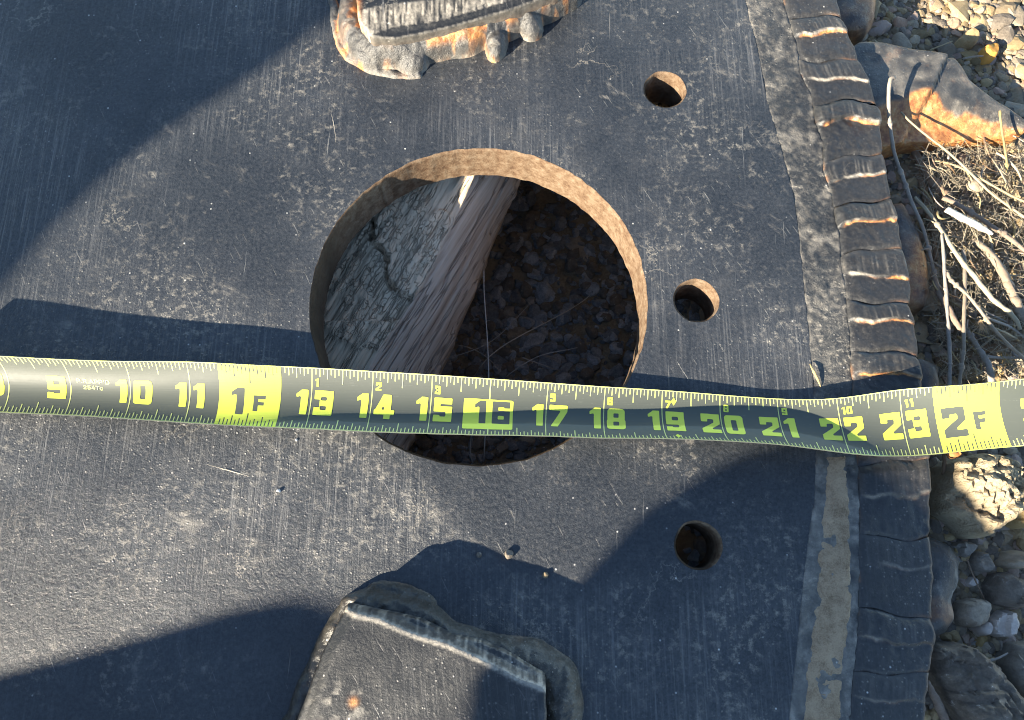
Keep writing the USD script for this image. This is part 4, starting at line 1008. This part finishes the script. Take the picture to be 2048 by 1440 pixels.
stick('thick_branch', [(1822, 290, -.030), (1850, 340, -.025), (1885, 385, -.022), (1915, 405, -.022)], [2.8*mm, 3.0*mm, 2.2*mm], M['bark'], 'thick brown broken branch beside the curved pale twig', 5, knots=2)
stick('brown_branch', [(1835, 350, -.030), (1858, 420, -.028), (1868, 480, -.026), (1872, 520, -.025)], [2.5*mm, 2.2*mm, 1.6*mm], M['bark'], 'dark brown branch standing just right of the rim', 6, knots=2)
stick('split_stick', [(1893, 418, -.012), (1925, 436, -.012), (1962, 455, -.013), (1985, 468, -.014)], [2.2*mm, 2.6*mm, 2.2*mm, 1.0*mm], M['fresh_wood'], 'bright white split stick in the middle of the brush', 7)
stick('brown_branch', [(1885, 395, -.018), (1925, 415, -.017), (1965, 440, -.017), (2010, 470, -.018), (2060, 510, -.018)], [1.7*mm, 1.6*mm, 1.5*mm], M['bark'], 'brown branch directly above the white split stick', 8, knots=3)
stick('thick_branch', [(1945, 480, -.020), (1985, 515, -.018), (2010, 555, -.018), (2034, 610, -.018), (2075, 690, -.020)], [2.6*mm, 2.8*mm, 3.0*mm, 2.8*mm], M['twig'], 'thick rough branch leaning down to the right edge', 9, knots=4)
stick('pale_twig', [(1830, 395, -.020), (1862, 432, -.016), (1888, 470, -.013), (1920, 518, -.012), (1950, 555, -.012), (1985, 598, -.014), (2016, 622, -.016), (2040, 660, -.018)], [1.2*mm, 1.4*mm, 1.7*mm, 1.7*mm, 1.5*mm], M['straw'], 'long pale stick running from the rim edge down to the right', 10, knots=4)
stick('pale_twig', [(1895, 545, -.012), (1912, 570, -.011), (1942, 598, -.011), (1975, 642, -.011), (2012, 684, -.012), (2080, 745, -.014)], [1.2*mm, 1.1*mm, 1.1*mm], M['twig'], 'pale stick below and parallel to the longest one', 11, knots=3)
stick('forked_twig', [(1960, 622, -.014), (1985, 640, -.015), (2012, 650, -.017), (2040, 668, -.02), (2075, 700, -.022)], [.8*mm, .9*mm, .9*mm], M['twig'], 'thin twig branching from the lower pale stick', 12)
stick('upright_stem', [(1884, 470, -.012), (1889, 540, -.012), (1893, 610, -.013), (1898, 680, -.014), (1900, 730, -.014), (1898, 790, -.013)], [1.0*mm, 1.3*mm, 1.4*mm, 1.2*mm], M['twig'], 'left one of two upright grey stems going under the tape', 13, knots=3)
stick('upright_stem', [(1926, 500, -.014), (1930, 560, -.012), (1928, 630, -.011), (1927, 690, -.011), (1922, 740, -.012), (1918, 800, -.013)], [1.3*mm, 1.3*mm, 1.3*mm, 1.1*mm], M['twig'], 'right one of two upright grey stems going under the tape', 14, knots=3)
stick('brown_branch', [(1866, 548, -.02), (1880, 585, -.016), (1900, 625, -.014), (1924, 662, -.013)], [1.6*mm, 2.3*mm, 2.4*mm, 1.6*mm], M['bark'], 'short tan barked branch crossing behind the upright stems', 15, knots=2)
stick('forked_branch', [(1930, 655, -.022), (1948, 682, -.021), (1967, 712, -.021), (1978, 735, -.021), (1988, 790, -.022)], [1.4*mm, 1.7*mm, 2.2*mm, 2.2*mm], M['twig'], 'dark grey forked branch in the shade above the tape', 16, knots=2)
stick('forked_branch', [(1967, 711, -.021), (2000, 715, -.021), (2040, 716, -.021), (2090, 724, -.021)], [1.0*mm, .9*mm, .9*mm], M['twig'], 'thin side branch reaching right from the dark forked branch', 17)
stick('wood_strip', [(1870, 722, -.030), (1930, 708, -.028), (1980, 696, -.027), (2040, 684, -.027)], [2.4*mm, 2.8*mm, 2.8*mm, 2.2*mm], M['bark'], 'flat brown strip of wood lying in the shade above the tape', 18, sides=6)
stick('pale_twig', [(1908, 925, -.004), (1902, 905, -.002), (1890, 940, -.010), (1886, 985, -.020)], [1.3*mm, 1.4*mm, 1.3*mm], M['bark'], 'short brown stem showing just under the tape beside the lumpy rock', 19) if False else None
stick('side_stem', [(1889, 860, -.012), (1889, 905, -.014), (1887, 950, -.018), (1885, 985, -.022)], [1.3*mm, 1.2*mm, 1.0*mm], M['bark'], 'short brown stem showing just under the tape beside the lumpy rock', 19)
stick('wood_splinter', [(1856, 1362, -.016), (1868, 1390, -.018), (1884, 1425, -.02), (1905, 1480, -.022)], [1.0*mm, 2.6*mm, 3.0*mm, 3.0*mm], M['bark'], 'weathered wood splinter against the rim at the bottom', 20, category='splinter', sides=6)
stick('thin_root', [(1934, 1118, -.026), (1946, 1150, -.026), (1960, 1180, -.026), (1968, 1198, -.027)], [.5*mm, .5*mm, .4*mm], M['bark'], 'thin dark root beside the small white stone', 22)
stick('thin_root', [(1968, 1322, -.024), (1990, 1318, -.023), (2015, 1306, -.023)], [1.0*mm, .8*mm, .5*mm], M['twig'], 'short pale root stub above the large dark rock', 23)
stick('straw_stem', [(1860, 100, -.026), (1880, 92, -.024), (1905, 82, -.022)], [.6*mm, .5*mm, .4*mm], M['straw'], 'short pale straw in the shadow above the tooth', 24)
stick('straw_stem', [(1925, 118, -.026), (1945, 114, -.026), (1966, 112, -.027)], [.8*mm, .8*mm, .7*mm], M['twig'], 'short grey stem next to the orange stone', 25)
stick('wood_sliver', [(1620, 728, .001), (1628, 744, .0022), (1636, 760, .0014), (1641, 774, .0005)], [.3*mm, .9*mm, .8*mm, .2*mm], M['straw'], 'small orange wood sliver lying on the weld seam above the tape', 26, category='splinter')
# stalks below the hole
hs = [([(968, 540, -.060), (972, 640, -.055), (977, 760, -.05), (970, 880, -.05), (968, 935, -.065), (962, 985, -.16)], .55, 'tall thin upright stalk in the middle of the round hole'),
      ([(1180, 590, -.085), (1120, 630, -.075), (1040, 672, -.07), (985, 708, -.07), (950, 750, -.085), (930, 800, -.16)], .45, 'long thin stalk slanting up to the right in the round hole'),
      ([(1155, 695, -.075), (1110, 704, -.075), (1070, 716, -.075), (1030, 740, -.075), (1000, 770, -.09), (985, 830, -.16)], .5, 'shorter seeded stalk low in the round hole'),
      ([(1045, 715, -.08), (1080, 728, -.08), (1120, 742, -.082)], .5, 'short seeded stalk pointing right in the round hole'),
      ([(890, 720, -.085), (930, 706, -.082), (970, 690, -.08), (1010, 660, -.08), (1062, 604, -.085)], .35, 'faint thin stalk behind the upright one'),
      ([(915, 690, -.08), (950, 700, -.08), (980, 720, -.08), (1000, 745, -.08)], .3, 'faint curved stalk at the edge of the timber'),
      ([(945, 860, -.06), (940, 900, -.06), (946, 925, -.06)], .5, 'tiny stalk under the tape beside the upright one')]
for i, (px, r_, lab) in enumerate(hs):
    stick('dry_stalk', px, [r_*.7*mm, r_*.8*mm, r_*.6*mm], M['twig'], lab, 60 + i, category='stalk', knots=1 if 'seeded' in lab else 0)

# smaller twigs of the brush pile
r2 = np.random.default_rng(33)
for i in range(130):
    cx, cy = r2.uniform(1850, 2080), r2.uniform(290, 745)
    if cx < 1800 + (cy - 265) * .20:
        cx += 70
    a = r2.normal(.75, .55); ln = r2.uniform(18, 75)
    z = r2.uniform(-.030, -.016)
    dx, dy = math.cos(a) * ln / 2, math.sin(a) * ln / 2
    b = r2.normal(0, 5, 2)
    r_ = r2.uniform(.25, .85) * mm
    stick('small_twig', [(cx - dx, cy - dy, z), (cx + b[0], cy + b[1], z + r2.uniform(0, .004)), (cx + dx, cy + dy, z - .003)], [r_, r_ * 1.1, r_ * .6], M[['straw', 'twig', 'bark', 'straw'][int(r2.integers(4))]],
          'small dry twig lying loose in the brush pile right of the rim', 200 + i, group='small twigs of the brush pile')
# dry grass: fine bits nobody could count
bits = []
for i in range(3400):
    if i < 260:
        cx, cy = 1930 + r2.normal(0, 34), 470 + r2.normal(0, 16)
    elif i < 400:
        cx, cy = 1870 + r2.normal(0, 26), 330 + r2.normal(0, 40) + 10
    else:
        cx, cy = r2.uniform(1845, 2090), r2.uniform(292, 755)
    if cx < 1800 + (cy - 265) * .17 or cy < 285:
        continue
    a = r2.uniform(0, math.pi); ln = r2.uniform(8, 55) if i % 3 else r2.uniform(4, 14)
    z0 = r2.uniform(-.031, -.017)
    p = atp([(cx - math.cos(a) * ln / 2, cy - math.sin(a) * ln / 2, z0), (cx + r2.normal(0, .7), cy + r2.normal(0, .7), z0 + r2.uniform(0, .002)), (cx + math.cos(a) * ln / 2, cy + math.sin(a) * ln / 2, z0 - r2.uniform(0, .004))])
    rr_ = r2.uniform(.06, .20) * mm
    bits.append(tube(p, [rr_, rr_, rr_ * .5], 4, i, 0, 2))
gr = part('dry_grass', join(bits), M['straw'], None, smooth=True)
tag(gr, 'fine broken dry grass and chaff caught in the brush pile', 'dry grass', kind='stuff')
# seed fluff and leaf bits
fl = []
c = at(1962, 640, -.014)
for i in range(46):
    a = r2.normal(1.6, .5); e = np.array([math.cos(a) * r2.uniform(3, 8), -math.sin(a) * r2.uniform(4, 8), r2.normal(0, 2)]) * mm
    fl.append(tube([c, c + e * .5 + r2.normal(0, .3, 3) * mm, c + e], [.10 * mm, .05 * mm], 3, i, 0, 2))
tag(part('seed_fluff', join(fl), M['fluff'], None), 'fan of fine tan seed hairs under the lower pale stick', 'seed head')
def leaf(px, z, label, seed, mt='leaf'):
    o = atp(px, z)[:, :2]
    v, f, d = pillow(noisy(o, .0004, 200, seed), lambda x, y, d: z + .0016 * fbm(x, y, 180, 2, seed) - .0012 * smoothstep(.003, 0, d), z - .001, .001, .0008, .0004, seed)
    tag(part('dry_leaf', (v, f), M[mt], None, smooth=True), label, 'leaf')
leaf([(1893, 900), (1904, 896), (1920, 900), (1926, 908), (1914, 916), (1900, 914)], -.006, 'curled orange leaf at the lower edge of the tape by the lumpy rock', 81)
leaf([(1935, 365), (1950, 352), (1966, 356), (1970, 378), (1956, 384), (1940, 376)], -.018, 'bright yellow leaf among the stems below the tooth', 82, 'stone_yellow')

# crumbs on the plate
for i, (px, py, r_, mt, lab) in enumerate([(558, 982, .00085, 'chip_white', 'round white speck on the plate left of the lower lug'), (593, 880, .0006, 'chip_white', 'tiny white speck on the plate just below the tape'),
        (1018, 1108, .0019, 'stone_dark', 'dark crumb standing on the plate above the lower lug'), (958, 1110, .0011, 'stone_dark', 'small dark crumb left of the larger one above the lower lug'), (1090, 1150, .0013, 'stone_tan', 'small tan crumb at the edge of the lower lug shadow')]):
    p = at(px, py, 0); put_stone('crumb', p, r_, M[mt], .8, 700 + i, .15, .25, 2, 1.1, 3, label=lab, category='crumb')
